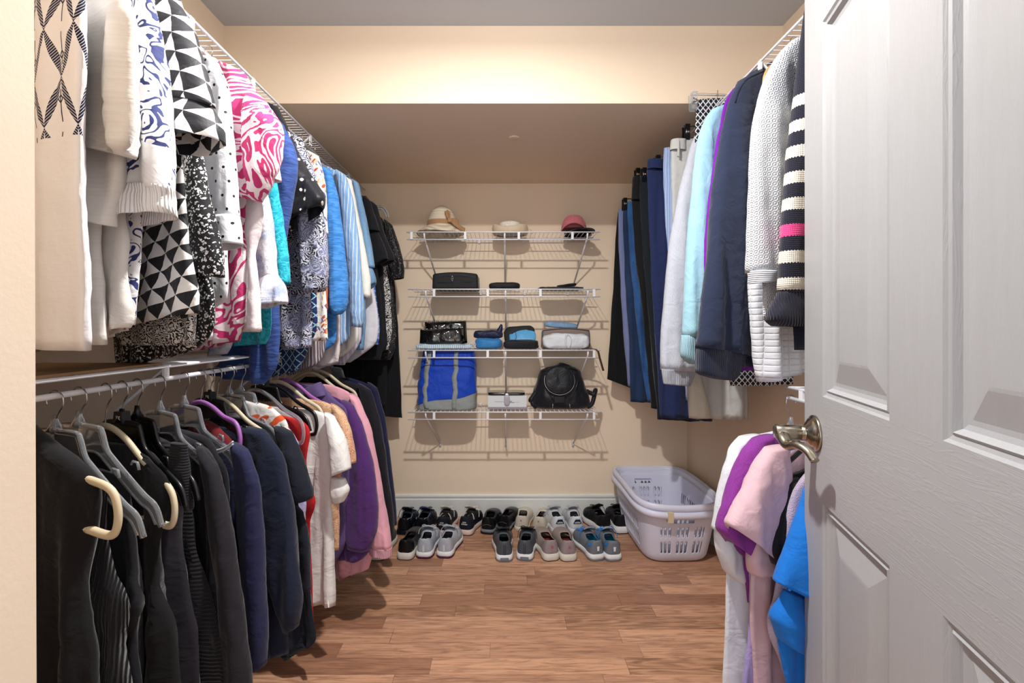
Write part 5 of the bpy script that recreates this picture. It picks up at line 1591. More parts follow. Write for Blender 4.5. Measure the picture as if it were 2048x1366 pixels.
tubes('tie_cord', [(spline([(-0.005, -0.052, 0.085), (-0.012, -0.060, 0.05), (0.005, -0.058, 0.012), (0.022, -0.058, 0.03), (0.024, -0.060, 0.065), (0.006, -0.056, 0.088), (-0.004, -0.06, 0.06), (0.0, -0.06, 0.02)], 8), 0.0016)], simple('white_cord_cotton', '#dcdde0', 0.7), wp)
tag(pillow('sunglasses_pouch', 0.215, 0.06, 0.036, plain('dusty_blue_satin', '#7596b8', 0.15, 0.35), None, (0.345, 2.865, z3 + 0.122), 0, 0.6, 0.6, 0.004, 35.0, taper=0.9), 'dusty blue satin pouch lying on top of the taupe case', 'pouch', g3)
bpy.data.objects['sunglasses_pouch'].rotation_euler = (0, 0.06, 0)
BRN = plain('brown_leather', '#4a2d20', 0.2, 0.45)
V, Fc = [], []
for i, p in enumerate(spline([(0.455, 2.735, z3 + 0.004), (0.505, 2.715, z3 + 0.006), (0.535, 2.690, z3 - 0.004), (0.548, 2.684, z3 - 0.05), (0.568, 2.684, z3 - 0.12)], 8)):
    for sgn in (1, -1):
        V.append(p + Vector((0.006 * sgn if i > 12 else 0.003 * sgn, 0.004 * sgn, 0)))
Fc = [(2 * i, 2 * i + 1, 2 * i + 3, 2 * i + 2) for i in range(len(V) // 2 - 1)]
o = mesh('leather_strap', V, Fc, BRN)
md = o.modifiers.new('thick', 'SOLIDIFY'); md.thickness = 0.003
tag(o, 'brown leather strap dangling over the right end of the third wall shelf', 'strap')

# ------------------------------------------------------------------ lowest wall shelf
z4 = 0.7165
TB, TG = plain('royal_blue_canvas', '#0f3fb2', 0.3, 0.6), plain('grey_canvas', '#8b908f', 0.3, 0.7)
tt = thing('tote_bag', 'royal blue tote bag with grey straps and grey base on the lowest wall shelf', 'bag', (-0.338, 2.835, z4))
def tote_pt(u, v, n=0.0):
    """u around 0..1, v up 0..1"""
    a = 2 * PI * u
    sg = lambda c, p: math.copysign(abs(c) ** p, c)
    w = 0.172 + 0.008 * math.sin(v * 3.0) - 0.020 * v
    d = 0.105 - 0.045 * v ** 1.5
    lean = 0.012 * v
    p = Vector((w * sg(math.cos(a), 0.45) + lean, d * sg(math.sin(a), 0.55), 0.338 * v))
    k = 0.010 * math.sin(v * PI) ** 0.5
    p += Vector((0, 1, 0)) * (k * (nz((p.x * 9, a, v * 6)) + 0.6 * nz((p.x * 20 + v * 9, a, v * 14)))) + Vector((1, 0, 0)) * (k * 1.2 * nz((a * 2, v * 9, 3.3)))
    return p + Vector((math.cos(a) * 0.5, math.sin(a), 0)).normalized() * n
def tote_sheet(name, v0, v1, mat, n=0.0, nv=24, nu=72, vf=None):
    V, Fc = [], []
    for i in range(nv + 1):
        for j in range(nu):
            u = j / nu
            lo, hi = v0, v1
            if vf:
                hi = vf(u)
            V.append(tote_pt(u, lo + (hi - lo) * i / nv, n))
    for i in range(nv):
        for j in range(nu):
            Fc.append((i * nu + j, i * nu + (j + 1) % nu, (i + 1) * nu + (j + 1) % nu, (i + 1) * nu + j))
    if v0 == 0:
        Fc.append(tuple(range(nu))[::-1])
    return mesh(name, V, Fc, mat, tt, None, True, [(v.x, v.z) for v in V])
tote_sheet('body', 0.0, 1.0, TB)
tote_sheet('base_panel', 0.0, 0.2, TG, 0.002, 8, vf=lambda u: 0.17 + 0.10 * math.cos(2 * PI * u) + 0.02 * math.sin(9 * u))
for x0_, sx in ((-0.105, -0.055), (0.052, 0.0)):
    V, Fc = [], []
    for i in range(25):
        v = 0.02 + 0.97 * i / 24
        for q in (-0.013, 0.013):
            # find u on the front (negative y) with given x
            x = x0_ + q + sx * (1 - v) * v + 0.012 * v
            w = 0.172 + 0.008 * math.sin(v * 3.0) - 0.020 * v
            c = max(-0.98, min(0.98, (x - 0.012 * v) / w))
            a = -math.acos(math.copysign(abs(c) ** (1 / 0.45), c))
            V.append(tote_pt((a / (2 * PI)) % 1.0, v, 0.0045))
    Fc = [(2 * i, 2 * i + 1, 2 * i + 3, 2 * i + 2) for i in range(24)]
    o = mesh('strap', V, Fc, TG, tt, None, True, [(v.x, v.z) for v in V])
    md = o.modifiers.new('thick', 'SOLIDIFY'); md.thickness = 0.003

wb = thing('gift_box', 'white flat box with fine print, between the tote and backpack', 'box', (0.022, 2.845, z4))
box('carton', (-0.113, -0.075, 0.0), (0.113, 0.075, 0.078), simple('white_card', '#d3d6da', 0.5), wb, 0.0015)
box('lid_base', (-0.115, -0.077, 0.0), (0.115, 0.077, 0.012), simple('grey_card', '#8f8a98', 0.5), wb, 0.001)
bm = bmesh.new()
for x0_, x1_, z0_, z1_ in ((-0.075, -0.020, 0.0425, 0.0437), (-0.016, -0.004, 0.041, 0.0445), (0.003, 0.0042, 0.036, 0.048), (0.010, 0.028, 0.0440, 0.0472), (0.010, 0.042, 0.0365, 0.0397), (0.046, 0.070, 0.0385, 0.0395)):
    bbox(bm, (x0_, -0.0756, z0_), (x1_, -0.0750, z1_))
from_bm('print', bm, simple('box_print_ink', '#474a4e', 0.6), wb)
PAT = M('black_patent', 0.1, coat=0.5); PAT.color('#101014'); PAT = PAT.mat
wl = thing('wallet', 'black patent wallet with silver clasp lying on the white box', 'wallet', (0.018, 2.84, z4 + 0.0785))
pillow('body', 0.220, 0.13, 0.017, PAT, wl, (0, 0, 0), 0, 0.3, 0.35, 0.001, 41.0)
pillow('clasp', 0.030, 0.014, 0.012, ZIP, wl, (0.002, -0.068, 0.001), 0, 0.6, 0.7, 0.0)
pillow('tab', 0.034, 0.006, 0.062, simple('tab_reflection_grey', '#a7a3ab', 0.15), wl, (0.002, -0.0795, -0.055), 0, 0.6, 0.7, 0.0, taper=1.0, base=False)  # grey piece standing in for the tab's reflection and shadow on the box

bp = thing('backpack', 'small black drawstring backpack with white-piped flap on the lowest wall shelf', 'backpack', (0.345, 2.835, z4))
V, Fc = [], []
nu, nv = 64, 26
for i in range(nv + 1):
    v = i / nv
    w = np.interp(v, [0, 0.06, 0.2, 0.45, 0.7, 0.88, 0.96, 1.0], [0.150, 0.172, 0.172, 0.156, 0.135, 0.118, 0.085, 0.03])
    d = np.interp(v, [0, 0.06, 0.3, 0.7, 0.9, 1.0], [0.07, 0.095, 0.10, 0.075, 0.05, 0.015])
    for j in range(nu):
        a = 2 * PI * j / nu
        sg = lambda c, p: math.copysign(abs(c) ** p, c)
        p = Vector((w * sg(math.cos(a), 0.6) - 0.008 * v, d * sg(math.sin(a), 0.7), 0.255 * v + 0.018 * math.sin(3.1 * math.cos(a) + 0.7) * max(0, v - 0.7) * 2))
        off = 0.010 * math.sin(PI * min(1, v * 1.2)) * (nz((p.x * 14, p.y * 9, p.z * 10)) + 0.7 * nz((p.x * 34, p.y * 20, p.z * 12 + 5)))
        V.append(p + Vector((math.cos(a), math.sin(a), 0)) * off + Vector((0, 0, 0.006 * nz((a * 3, v * 4, 2)) * v)))
for i in range(nv):
    for j in range(nu):
        Fc.append((i * nu + j, i * nu + (j + 1) % nu, (i + 1) * nu + (j + 1) % nu, (i + 1) * nu + j))
Fc.append(tuple(range(nu))[::-1]); Fc.append(tuple(nv * nu + j for j in range(nu)))
BPN = plain('black_backpack_nylon', '#15161c', 0.3, 0.45)
mesh('body', V, Fc, BPN, bp, None, True, [(v.x, v.z) for v in V])
def flap_pt(a, r, dy=0.0):
    x = -0.022 + 0.086 * r * math.cos(a)
    z = 0.172 + 0.080 * r * math.sin(a)
    return Vector((x, -0.118 + 0.22 * max(0, z - 0.13) + 0.9 * (x + 0.022) ** 2 + 0.004 * nz((x * 25, z * 25, 1)) - dy, z))
V, Fc = [], []
nr_, na = 8, 40
for i in range(nr_ + 1):
    for j in range(na):
        V.append(flap_pt(2 * PI * j / na, max(0.02, i / nr_)))
for i in range(nr_):
    for j in range(na):
        Fc.append((i * na + j, i * na + (j + 1) % na, (i + 1) * na + (j + 1) % na, (i + 1) * na + j))
Fc.append(tuple(range(na)))
fl = mesh('flap', V, Fc, BPN, bp, None, True, [(v.x, v.z) for v in V])
md = fl.modifiers.new('thick', 'SOLIDIFY'); md.thickness = 0.006
tubes('piping', [([flap_pt(math.radians(a), 1.01, 0.004) for a in range(160, 385, 6)], 0.0020)], simple('grey_piping', '#a7abb0', 0.5), fl)
for sx in (-1, 1):
    S = spline([(sx * 0.150, -0.02, 0.10), (sx * 0.185, -0.05, 0.085 if sx > 0 else 0.05), (sx * (0.200 if sx > 0 else 0.178), -0.03, 0.105 if sx > 0 else 0.06), (sx * (0.178 if sx > 0 else 0.172), -0.045, 0.03), (sx * 0.150, -0.04, 0.006)], 6)
    tubes('shoulder_strap', [(S, 0.015, False, 0.85)], BPN, bp)
    S = spline([(sx * 0.10 - 0.01, -0.085, 0.175), (sx * 0.085 - 0.012, -0.104, 0.13), (sx * 0.045 - 0.014, -0.112, 0.06)], 6)
    tubes('drawcord', [(S, 0.0025)], simple('shiny_black_cord', '#17181c', 0.25), bp)
    tubes('zip_pull', [([(sx * 0.048 - 0.012, -0.108, 0.038), (sx * 0.050 - 0.012, -0.109, 0.014)], 0.0018)], ZIP, bp)
box('buckle', (-0.052, -0.122, 0.046), (0.004, -0.108, 0.082), simple('black_buckle', '#0c0c0f', 0.25), bp, 0.004)
# ------------------------------------------------------------------ shoes in two rows along the back wall
S_T = [0, .02, .06, .15, .3, .45, .6, .72, .85, .94, .98, 1.0]
W_T = [.014, .025, .032, .036, .034, .036, .042, .046, .042, .030, .018, .006]
def shoe(name, label, px, py, yaw, L, up, heel, mid, out, lining, lace=None, group='shoes along the back wall', mid_h=0.030, out_h=0.008, cat='shoe',
         low=False, tab=None, letters=None, toe=None, lift=1.0, tongue=None, w=1.18, side=1, bow=True, heel_h=0.55, extra=None):
    """one shoe, heel at the origin, toe along +y"""
    y = CAMZ * F / (py - CY)
    loc = ((px - CX) / F * y, y, 0.0)
    t = thing(name, label, cat, loc, group, yaw)
    hw = lambda s: float(np.interp(s, S_T, W_T)) * w
    cx = lambda s: side * 0.006 * math.sin(PI * min(1, max(0, (s - 0.3) / 0.7)))
    if low:
        HT = ([0, .05, .12, .25, .38, .48, .55, .65, .78, .9, .97, 1], [.056, .062, .057, .047, .044, .047, .050, .046, .040, .034, .022, .006])
    else:
        HT = ([0, .05, .12, .25, .38, .48, .55, .65, .78, .9, .97, 1], [.066, .076, .070, .054, .058, .070, .066, .056, .044, .035, .023, .006])
    H = lambda s: float(np.interp(s, *HT)) * lift
    sg = lambda c, p: math.copysign(abs(c) ** p, c)
    def pt(s, phi, off=0.0):
        e1, e2 = (0.62, 0.55) if s < 0.5 else (0.75, 0.75)
        x = (hw(s) + off) * sg(math.cos(phi), e1)
        if s < 0.5:
            x *= 1 - 0.16 * max(0.0, math.sin(phi))
        z = mid_h - 0.004 + (H(s) + 0.004 + off) * max(0.0, math.sin(phi)) ** e2
        return Vector((x + cx(s), s * L - 0.004 * math.sin(phi) * (1 - min(1, s * 8)), z))
    ns, nph = 30, 24
    ss = [(1 - math.cos(PI * i / ns)) / 2 * 0.7 + 0.3 * i / ns for i in range(ns + 1)]
    V, Fc, MI = [], [], []
    for s in ss:
        for j in range(nph + 1):
            V.append(pt(s, PI * j / nph))
    o0, o1 = (0.03, 0.52) if low else (0.03, 0.43)
    for i in range(ns):
        sm = (ss[i] + ss[i + 1]) / 2
        for j in range(nph):
            if o0 < sm < o1:
                q = (sm - o0) / (o1 - o0)
                a = 7 + int(round(2.2 * abs(2 * q - 1) ** 4))
                if a <= j < nph - a:
                    continue
            a = i * (nph + 1) + j
            Fc.append((a, a + nph + 1, a + nph + 2, a + 1))
            zf = math.sin(PI * (j + 0.5) / nph)
            MI.append(1 if (sm < 0.20 and zf < heel_h * 1.6) or (sm < 0.02) else (4 if (toe and sm > 0.80) else 0))
    Fc.append(tuple(range(nph + 1))); MI.append(1)
    Fc.append(tuple(ns * (nph + 1) + j for j in range(nph + 1))[::-1]); MI.append(0)
    u = mesh('upper', V, Fc, [up, heel, lining, lining, toe or up], t, None, True, [(v.x, v.y + v.z) for v in V], MI)
    md = u.modifiers.new('thick', 'SOLIDIFY'); md.thickness = 0.0045; md.offset = 1.0 if False else -1.0
    md.material_offset = 2; md.material_offset_rim = 0; md.use_quality_normals = True
    md = u.modifiers.new('sub', 'SUBSURF'); md.levels = 1; md.render_levels = 1
    # soles
    def slab_(nm, z0, z1, g0, g1, mat, rake=0.0):
        ring = [(hw(s), s) for s in ss]
        prof = [(z0, g0 - 0.0015), (z0 + 0.002, g0), ((z0 + z1) / 2, (g0 + g1) / 2 + 0.001), (z1 - 0.002, g1), (z1, g1 - 0.002)]
        V, Fc = [], []
        m = 2 * len(ss)
        for z, g in prof:
            pts = [(h + g, s) for h, s in ring]
            for h, s in pts:
                zz = z0 + (z - z0) * (1.0 - 0.35 * min(1, max(0, (s - 0.15) / 0.85)) * (1 if z1 > 0.012 else 0)) + (0.012 * max(0, (s - 0.8) / 0.2) ** 2)
                V.append(Vector((h + cx(s), s * (L + 2 * g) - g, zz)))
            for h, s in pts[::-1]:
                zz = z0 + (z - z0) * (1.0 - 0.35 * min(1, max(0, (s - 0.15) / 0.85)) * (1 if z1 > 0.012 else 0)) + (0.012 * max(0, (s - 0.8) / 0.2) ** 2)
                V.append(Vector((-h + cx(s), s * (L + 2 * g) - g, zz)))
        for i in range(len(prof) - 1):
            for j in range(m):
                Fc.append((i * m + j, i * m + (j + 1) % m, (i + 1) * m + (j + 1) % m, (i + 1) * m + j))
        Fc.append(tuple(range(m))[::-1]); Fc.append(tuple((len(prof) - 1) * m + j for j in range(m)))
        return mesh(nm, V, Fc, mat, t, None, True)
    slab_('outsole', 0.0, out_h, 0.003, 0.004, out)
    slab_('midsole', out_h - 0.001, mid_h, 0.0042, 0.0025, mid)
    # insole
    V = [Vector((sg_ * (hw(s) * 0.9) + cx(s), s * L, mid_h + 0.006)) for sg_ in (1, -1) for s in ([q for q in ss if 0.02 < q < 0.75][::1] if sg_ == 1 else [q for q in ss if 0.02 < q < 0.75][::-1])]
    mesh('insole', V, [tuple(range(len(V)))], lining, t, None, False)
    def surf_patch(nm, x0b, x0t, z0, z1, mat, off=0.0022, yb=None):
        V, Fc = [], []
        nx, nzv = 12, 5
        for i in range(nzv + 1):
            for j in range(nx + 1):
                q = i / nzv
                V.append(hpt((j / nx * 2 - 1) * (x0b + (x0t - x0b) * q), z0 + (z1 - z0) * q, off))
        for i in range(nzv):
            for j in range(nx):
                a = i * (nx + 1) + j
                Fc.append((a, a + 1, a + nx + 2, a + nx + 1))
        o = mesh(nm, V, Fc, mat, t)
        return o
    def hpt(x, z, off):
        """point on the back of the heel"""
        zr = max(0.02, min(0.98, (z - mid_h + 0.004) / (H(0.03) + 0.004)))
        phi = math.asin(zr ** (1 / 0.55))
        kx = sg(math.cos(phi), 0.62) * (1 - 0.16 * zr)
        s = float(np.interp(abs(x) / max(kx, 0.2), [W_T[i] * w for i in range(4)], S_T[:4])) if abs(x) / max(kx, 0.2) > W_T[0] * w else 0.0
        return Vector((x, s * L - 0.004 * math.sin(phi) - off, z))
    if tab:
        surf_patch('heel_tab', *tab)
    if letters:
        for s_, sz, z, mt in letters:
            tx = text_mesh('lettering', s_, sz, mt, t, (0, 0, 0), (0, 0, 0), 0.0004, 0.0006)
            for v in tx.data.vertices:
                p = hpt(v.co.x, z + v.co.y, 0.0036 + v.co.z)
                v.co = p
    if extra:
        extra(t, hpt, surf_patch, pt)
    if lace is not None:
        tm = tongue or up
        V, Fc = [], []
        for i in range(9):
            q = i / 8
            s = 0.62 - 0.24 * q
            for j in range(7):
                x = (j / 6 * 2 - 1) * (0.018 + 0.008 * q) * w
                zz = mid_h + H(max(s, 0.47)) - 0.004 + 0.024 * q + 0.010 * max(0, q - 0.6) - 9.0 * x * x
                V.append(Vector((x + cx(s), s * L, zz)))
        for i in range(8):
            for j in range(6):
                a = i * 7 + j
                Fc.append((a, a + 1, a + 8, a + 7))
        tg = mesh('tongue', V, Fc, tm, t)
        md = tg.modifiers.new('thick', 'SOLIDIFY'); md.thickness = 0.007
        paths = []
        for k in range(5):
            s0, s1 = 0.50 + 0.052 * k, 0.50 + 0.052 * (k + 1)
            for sgn in (1, -1):
                pp = []
                for q in range(7):
                    f = q / 6
                    s = s0 + (s1 - s0) * f
                    phi = PI / 2 + sgn * (0.62 - 1.24 * f)
                    pp.append(pt(s, phi, 0.004 if k else 0.006))
                paths.append((pp, 0.0021, False, 0.6))
        if bow:
            c = pt(0.50, PI / 2, 0.008)
            for sgn in (1, -1):
                paths.append((spline([c, c + Vector((sgn * 0.018, -0.010, 0.008)), c + Vector((sgn * 0.036, 0.004, 0.004)), c + Vector((sgn * 0.022, 0.012, 0.006)), c], 6), 0.0019))
                paths.append((spline([c, c + Vector((sgn * 0.022, -0.012, 0.004)), c + Vector((sgn * 0.046, -0.006, -0.012)), c + Vector((sgn * 0.052, -0.02, -0.045))], 6), 0.0018))
        tubes('laces', paths, lace, t, n=6)
    return t

c_ = lambda n, h, r=0.6: plain('shoe_' + n, h, 0.25, r, 0.0)
BK, BKL = c_('black', '#14151a', 0.5), c_('black_leather', '#101116', 0.3)
WHT, OFFW, GREY = c_('white_rubber', '#dfe0e2', 0.45), c_('off_white_rubber', '#cfcac0', 0.5), c_('grey_rubber', '#6f767e', 0.5)
SIL = c_('silver_mesh', '#a7adb8')
PLUM = c_('plum_rubber', '#4d1f46', 0.5)
LIN = c_('dark_lining', '#1a1a1e', 0.8)
RUST = c_('rust_lining', '#6f3524', 0.8)
LW, LB, LG = simple('lace_white', '#dcd8d0', 0.8), simple('lace_black', '#1b1b1f', 0.8), simple('lace_grey', '#b8bcc4', 0.8)
TAUPE = M('shoe_taupe_knit', 0.85); _v = TAUPE.coord(); _n = TAUPE.noise(_v, 420, 2); TAUPE.color(TAUPE.mix(_n, '#8b7d78', '#a3958f')); TAUPE.bump(_n, 0.5, 0.001); TAUPE = TAUPE.mat
TAUH = c_('taupe_heel', '#93868a', 0.5)
SPK = sequins('black_glitter', '#121217', '#7d8288', 420, 0.6)
GRM = c_('grey_mesh', '#50545c'); CHA = c_('charcoal_heel', '#4a4f58', 0.45)
TEA = c_('aqua_lining', '#2aa6c4', 0.7); BLU = c_('blue_patch', '#2f7fcf', 0.5); SLT = c_('slate_mesh', '#6d737c')
IVL = c_('ivory_leather', '#d1c9ba', 0.4)
FR, BR = 'front row of shoes', 'back row of shoes'
# front row (heel pixels on the floor)
shoe('slip_on_shoe', 'black glittery slip-on with a white sole, leftmost shoe of the front row', 808, 1120, -0.10, 0.265, SPK, BKL, OFFW, LIN, LIN, None, FR, 0.036, 0.004, low=True, lift=1.12)
shoe('slip_on_shoe', 'black shoe with white sole peeking from under the pink sweatshirt', 752, 1121, -0.05, 0.265, SPK, BKL, OFFW, LIN, LIN, None, FR, 0.036, 0.004, low=True, lift=1.12, side=-1)
def grey_lines(t, hpt, sp, pt):
    sp('heel_stripe', 0.005, 0.005, 0.036, 0.072, c_('pale_grey', '#c9ccd2', 0.5))
shoe('running_shoe', 'left silver grey running shoe with plum outsole, front row', 847, 1118, -0.07, 0.262, SIL, SIL, WHT, PLUM, c_('grey_lining', '#6f7480', 0.8), LG, FR, 0.034, 0.013, side=-1, extra=grey_lines, tongue=SIL)
shoe('running_shoe', 'right silver grey running shoe with plum outsole, front row', 888, 1117, -0.10, 0.262, SIL, SIL, WHT, PLUM, c_('grey_lining', '#6f7480', 0.8), LG, FR, 0.034, 0.013, side=1, extra=grey_lines, tongue=SIL)
def heel_lines(t, hpt, sp, pt):
    tubes('heel_piping', [([hpt(x, 0.034 + 0.055 * q / 8, 0.001) for q in range(9)], 0.0010) for x in (-0.004, 0.004)], LB, t, n=6)
    sp('sole_insert', 0.024, 0.020, 0.010, 0.024, GREY, 0.0075)
shoe('running_shoe', 'left charcoal running shoe with white midsole, middle of the front row', 1009, 1124, 0.03, 0.272, GRM, CHA, WHT, GREY, LIN, LB, FR, 0.034, 0.010, side=-1, extra=heel_lines, tongue=BK)
shoe('running_shoe', 'right charcoal running shoe with white midsole, middle of the front row', 1049, 1122, -0.13, 0.272, GRM, CHA, WHT, GREY, LIN, LB, FR, 0.034, 0.010, side=1, extra=heel_lines, tongue=BK)
def coral(t, hpt, sp, pt):
    sp('heel_mark', 0.004, 0.007, 0.070, 0.079, c_('coral_mark', '#b5554a', 0.5), 0.003)
shoe('slip_on_sneaker', 'left taupe knit slip-on sneaker with off-white sole, front row', 1104, 1122, 0.16, 0.268, TAUPE, TAUH, OFFW, LIN, RUST, None, FR, 0.036, 0.004, low=True, lift=1.2, side=-1, extra=coral)
shoe('slip_on_sneaker', 'right taupe knit slip-on sneaker with off-white sole, front row', 1139, 1123, 0.10, 0.268, TAUPE, TAUH, OFFW, LIN, RUST, None, FR, 0.036, 0.004, low=True, lift=1.2, side=1, extra=coral)
def blue_bits(t, hpt, sp, pt):
    sp('reflective_tab', 0.0045, 0.007, 0.052, 0.076, c_('reflector', '#dfe2ee', 0.3), 0.003)
    for sgn in (1, -1):
        V = [pt(0.05 + 0.09 * a, (0.30 + 0.30 * b) if sgn > 0 else PI - (0.30 + 0.30 * b), 0.0022) for b in (0, 0.5, 1) for a in (0, 0.5, 1)]
        mesh('side_patch', V, [(0, 1, 4, 3), (1, 2, 5, 4), (3, 4, 7, 6), (4, 5, 8, 7)], BLU, t)
shoe('running_shoe', 'left slate and blue trail running shoe, right end of the front row', 1196, 1122, 0.20, 0.272, SLT, SLT, WHT, GREY, TEA, BLU, FR, 0.034, 0.012, side=-1, extra=blue_bits, tongue=c_('grey_tongue', '#8a9098'))
shoe('running_shoe', 'right slate and blue trail running shoe, right end of the front row', 1229, 1123, 0.10, 0.272, SLT, SLT, WHT, GREY, TEA, BLU, FR, 0.034, 0.012, side=1, extra=blue_bits, tongue=c_('grey_tongue', '#8a9098'))
# back row
PIP = simple('lavender_piping', '#7d84a6', 0.5)
def piping(t, hpt, sp, pt):
    tubes('collar_piping', [([pt(s, PI * 0.26, 0.001) for s in np.linspace(0.03, 0.45, 10)] , 0.0022), ([pt(s, PI * 0.74, 0.001) for s in np.linspace(0.03, 0.45, 10)], 0.0022)], PIP, t)
shoe('walking_shoe', 'left dark navy walking shoe with lavender collar trim, back row', 806, 1070, -0.06, 0.25, c_('ink_leather', '#161b2c', 0.35), BKL, BKL, LIN, LIN, LB, BR, 0.026, 0.006, side=-1, extra=piping)
shoe('walking_shoe', 'right dark navy walking shoe with tongue pulled up, back row', 840, 1069, -0.08, 0.25, c_('ink_leather', '#161b2c', 0.35), BKL, BKL, LIN, LIN, LB, BR, 0.026, 0.006, side=1, extra=piping, tongue=c_('indigo_tongue', '#3a3d63', 0.4))
NBT = simple('lettering_silver', '#c7c4c6', 0.5)
NVS = c_('navy_suede', '#161a28', 0.7)
PKM = c_('pale_pink_midsole', '#d3bdb5', 0.5)
def nb_side(t, hpt, sp, pt):
    for sgn in (1, -1):
        tubes('side_stripe', [([pt(s, PI / 2 + sgn * (1.15 - 0.9 * q / 6), 0.0025) for q, s in enumerate(np.linspace(0.27, 0.36, 7))], 0.003, False, 0.4)], c_('stripe_grey', '#b3aeb0', 0.5), t)
for px, py, yaw, sd, nm in ((884, 1072, -0.12, -1, 'left'), (929, 1071, -0.22, 1, 'right')):
    shoe('running_shoe', nm + ' black running shoe with new balance lettering on the heel, back row', px, py, yaw, 0.252, BK, NVS, PKM, LIN, c_('pale_lining', '#a39c94', 0.8), LW, BR, 0.032, 0.005, side=sd,
         letters=[('new', 0.0125, 0.077, NBT), ('balance', 0.0115, 0.066, NBT)], extra=nb_side, tongue=c_('pale_tongue', '#b9b4ac'), lift=1.08)
def seam(t, hpt, sp, pt):
    tubes('heel_seam', [(spline([hpt(x, 0.050 + 14 * (0.0006 - x * x), 0.0012) for x in np.linspace(-0.026, 0.026, 9)], 3), 0.0009)], c_('grey_thread', '#6d6d73'), t, n=6)
shoe('walking_shoe', 'left black leather walking shoe with grey banded sole, back row', 974, 1069, -0.20, 0.250, BKL, BKL, GREY, BK, LIN, None, BR, 0.028, 0.014, side=-1, low=True, lift=1.22, extra=seam)
shoe('walking_shoe', 'right black leather walking shoe with grey banded sole, back row', 1005, 1064, -0.30, 0.245, BKL, BKL, GREY, BK, LIN, None, BR, 0.028, 0.014, side=1, low=True, lift=1.22, extra=seam)
def loaf(t, hpt, sp, pt):
    sp('heel_loop', 0.003, 0.003, 0.060, 0.066, c_('olive_loop', '#5d5a48', 0.6), 0.003)
shoe('loafer', 'left ivory leather loafer with rust lining, back row next to the black walking shoes', 1042, 1062, -0.20, 0.245, IVL, IVL, IVL, OFFW, RUST, None, BR, 0.022, 0.006, side=-1, low=True, lift=1.15, extra=loaf)
shoe('loafer', 'right ivory leather loafer with rust lining, back row next to the white sneakers', 1077, 1064, -0.28, 0.245, IVL, IVL, IVL, OFFW, RUST, None, BR, 0.022, 0.006, side=1, low=True, lift=1.15, extra=loaf)
WLT = c_('white_leather', '#d9dde3', 0.4)
for px, py, yaw, sd, nm in ((1120, 1069, 0.14, -1, 'left'), (1155, 1069, 0.10, 1, 'right')):
    shoe('sneaker', nm + ' white sneaker with adidas lettering on a navy heel tab, back row', px, py, yaw, 0.252, c_('grey_white_leather', '#c3c5cb', 0.5), WLT, WLT, OFFW, c_('grey_inner', '#8b8f96', 0.8), LG, BR, 0.030, 0.006, side=sd,
         tab=(0.025, 0.013, 0.062, 0.088, c_('navy_tab', '#1a2034', 0.5), 0.0022), letters=[('adidas', 0.0130, 0.071, WHT)], tongue=c_('grey_white_tongue', '#b3b6bd'), lift=1.05)
for px, py, yaw, sd, nm in ((1212, 1068, 0.24, -1, 'left'), (1245, 1068, 0.06, 1, 'right')):
    shoe('running_shoe', nm + ' black running shoe with thick white sole, back row beside the laundry baskets', px, py, yaw, 0.250, BK, BK, WHT, LIN, LIN, LB, BR, 0.042, 0.006, side=sd, lift=0.98)

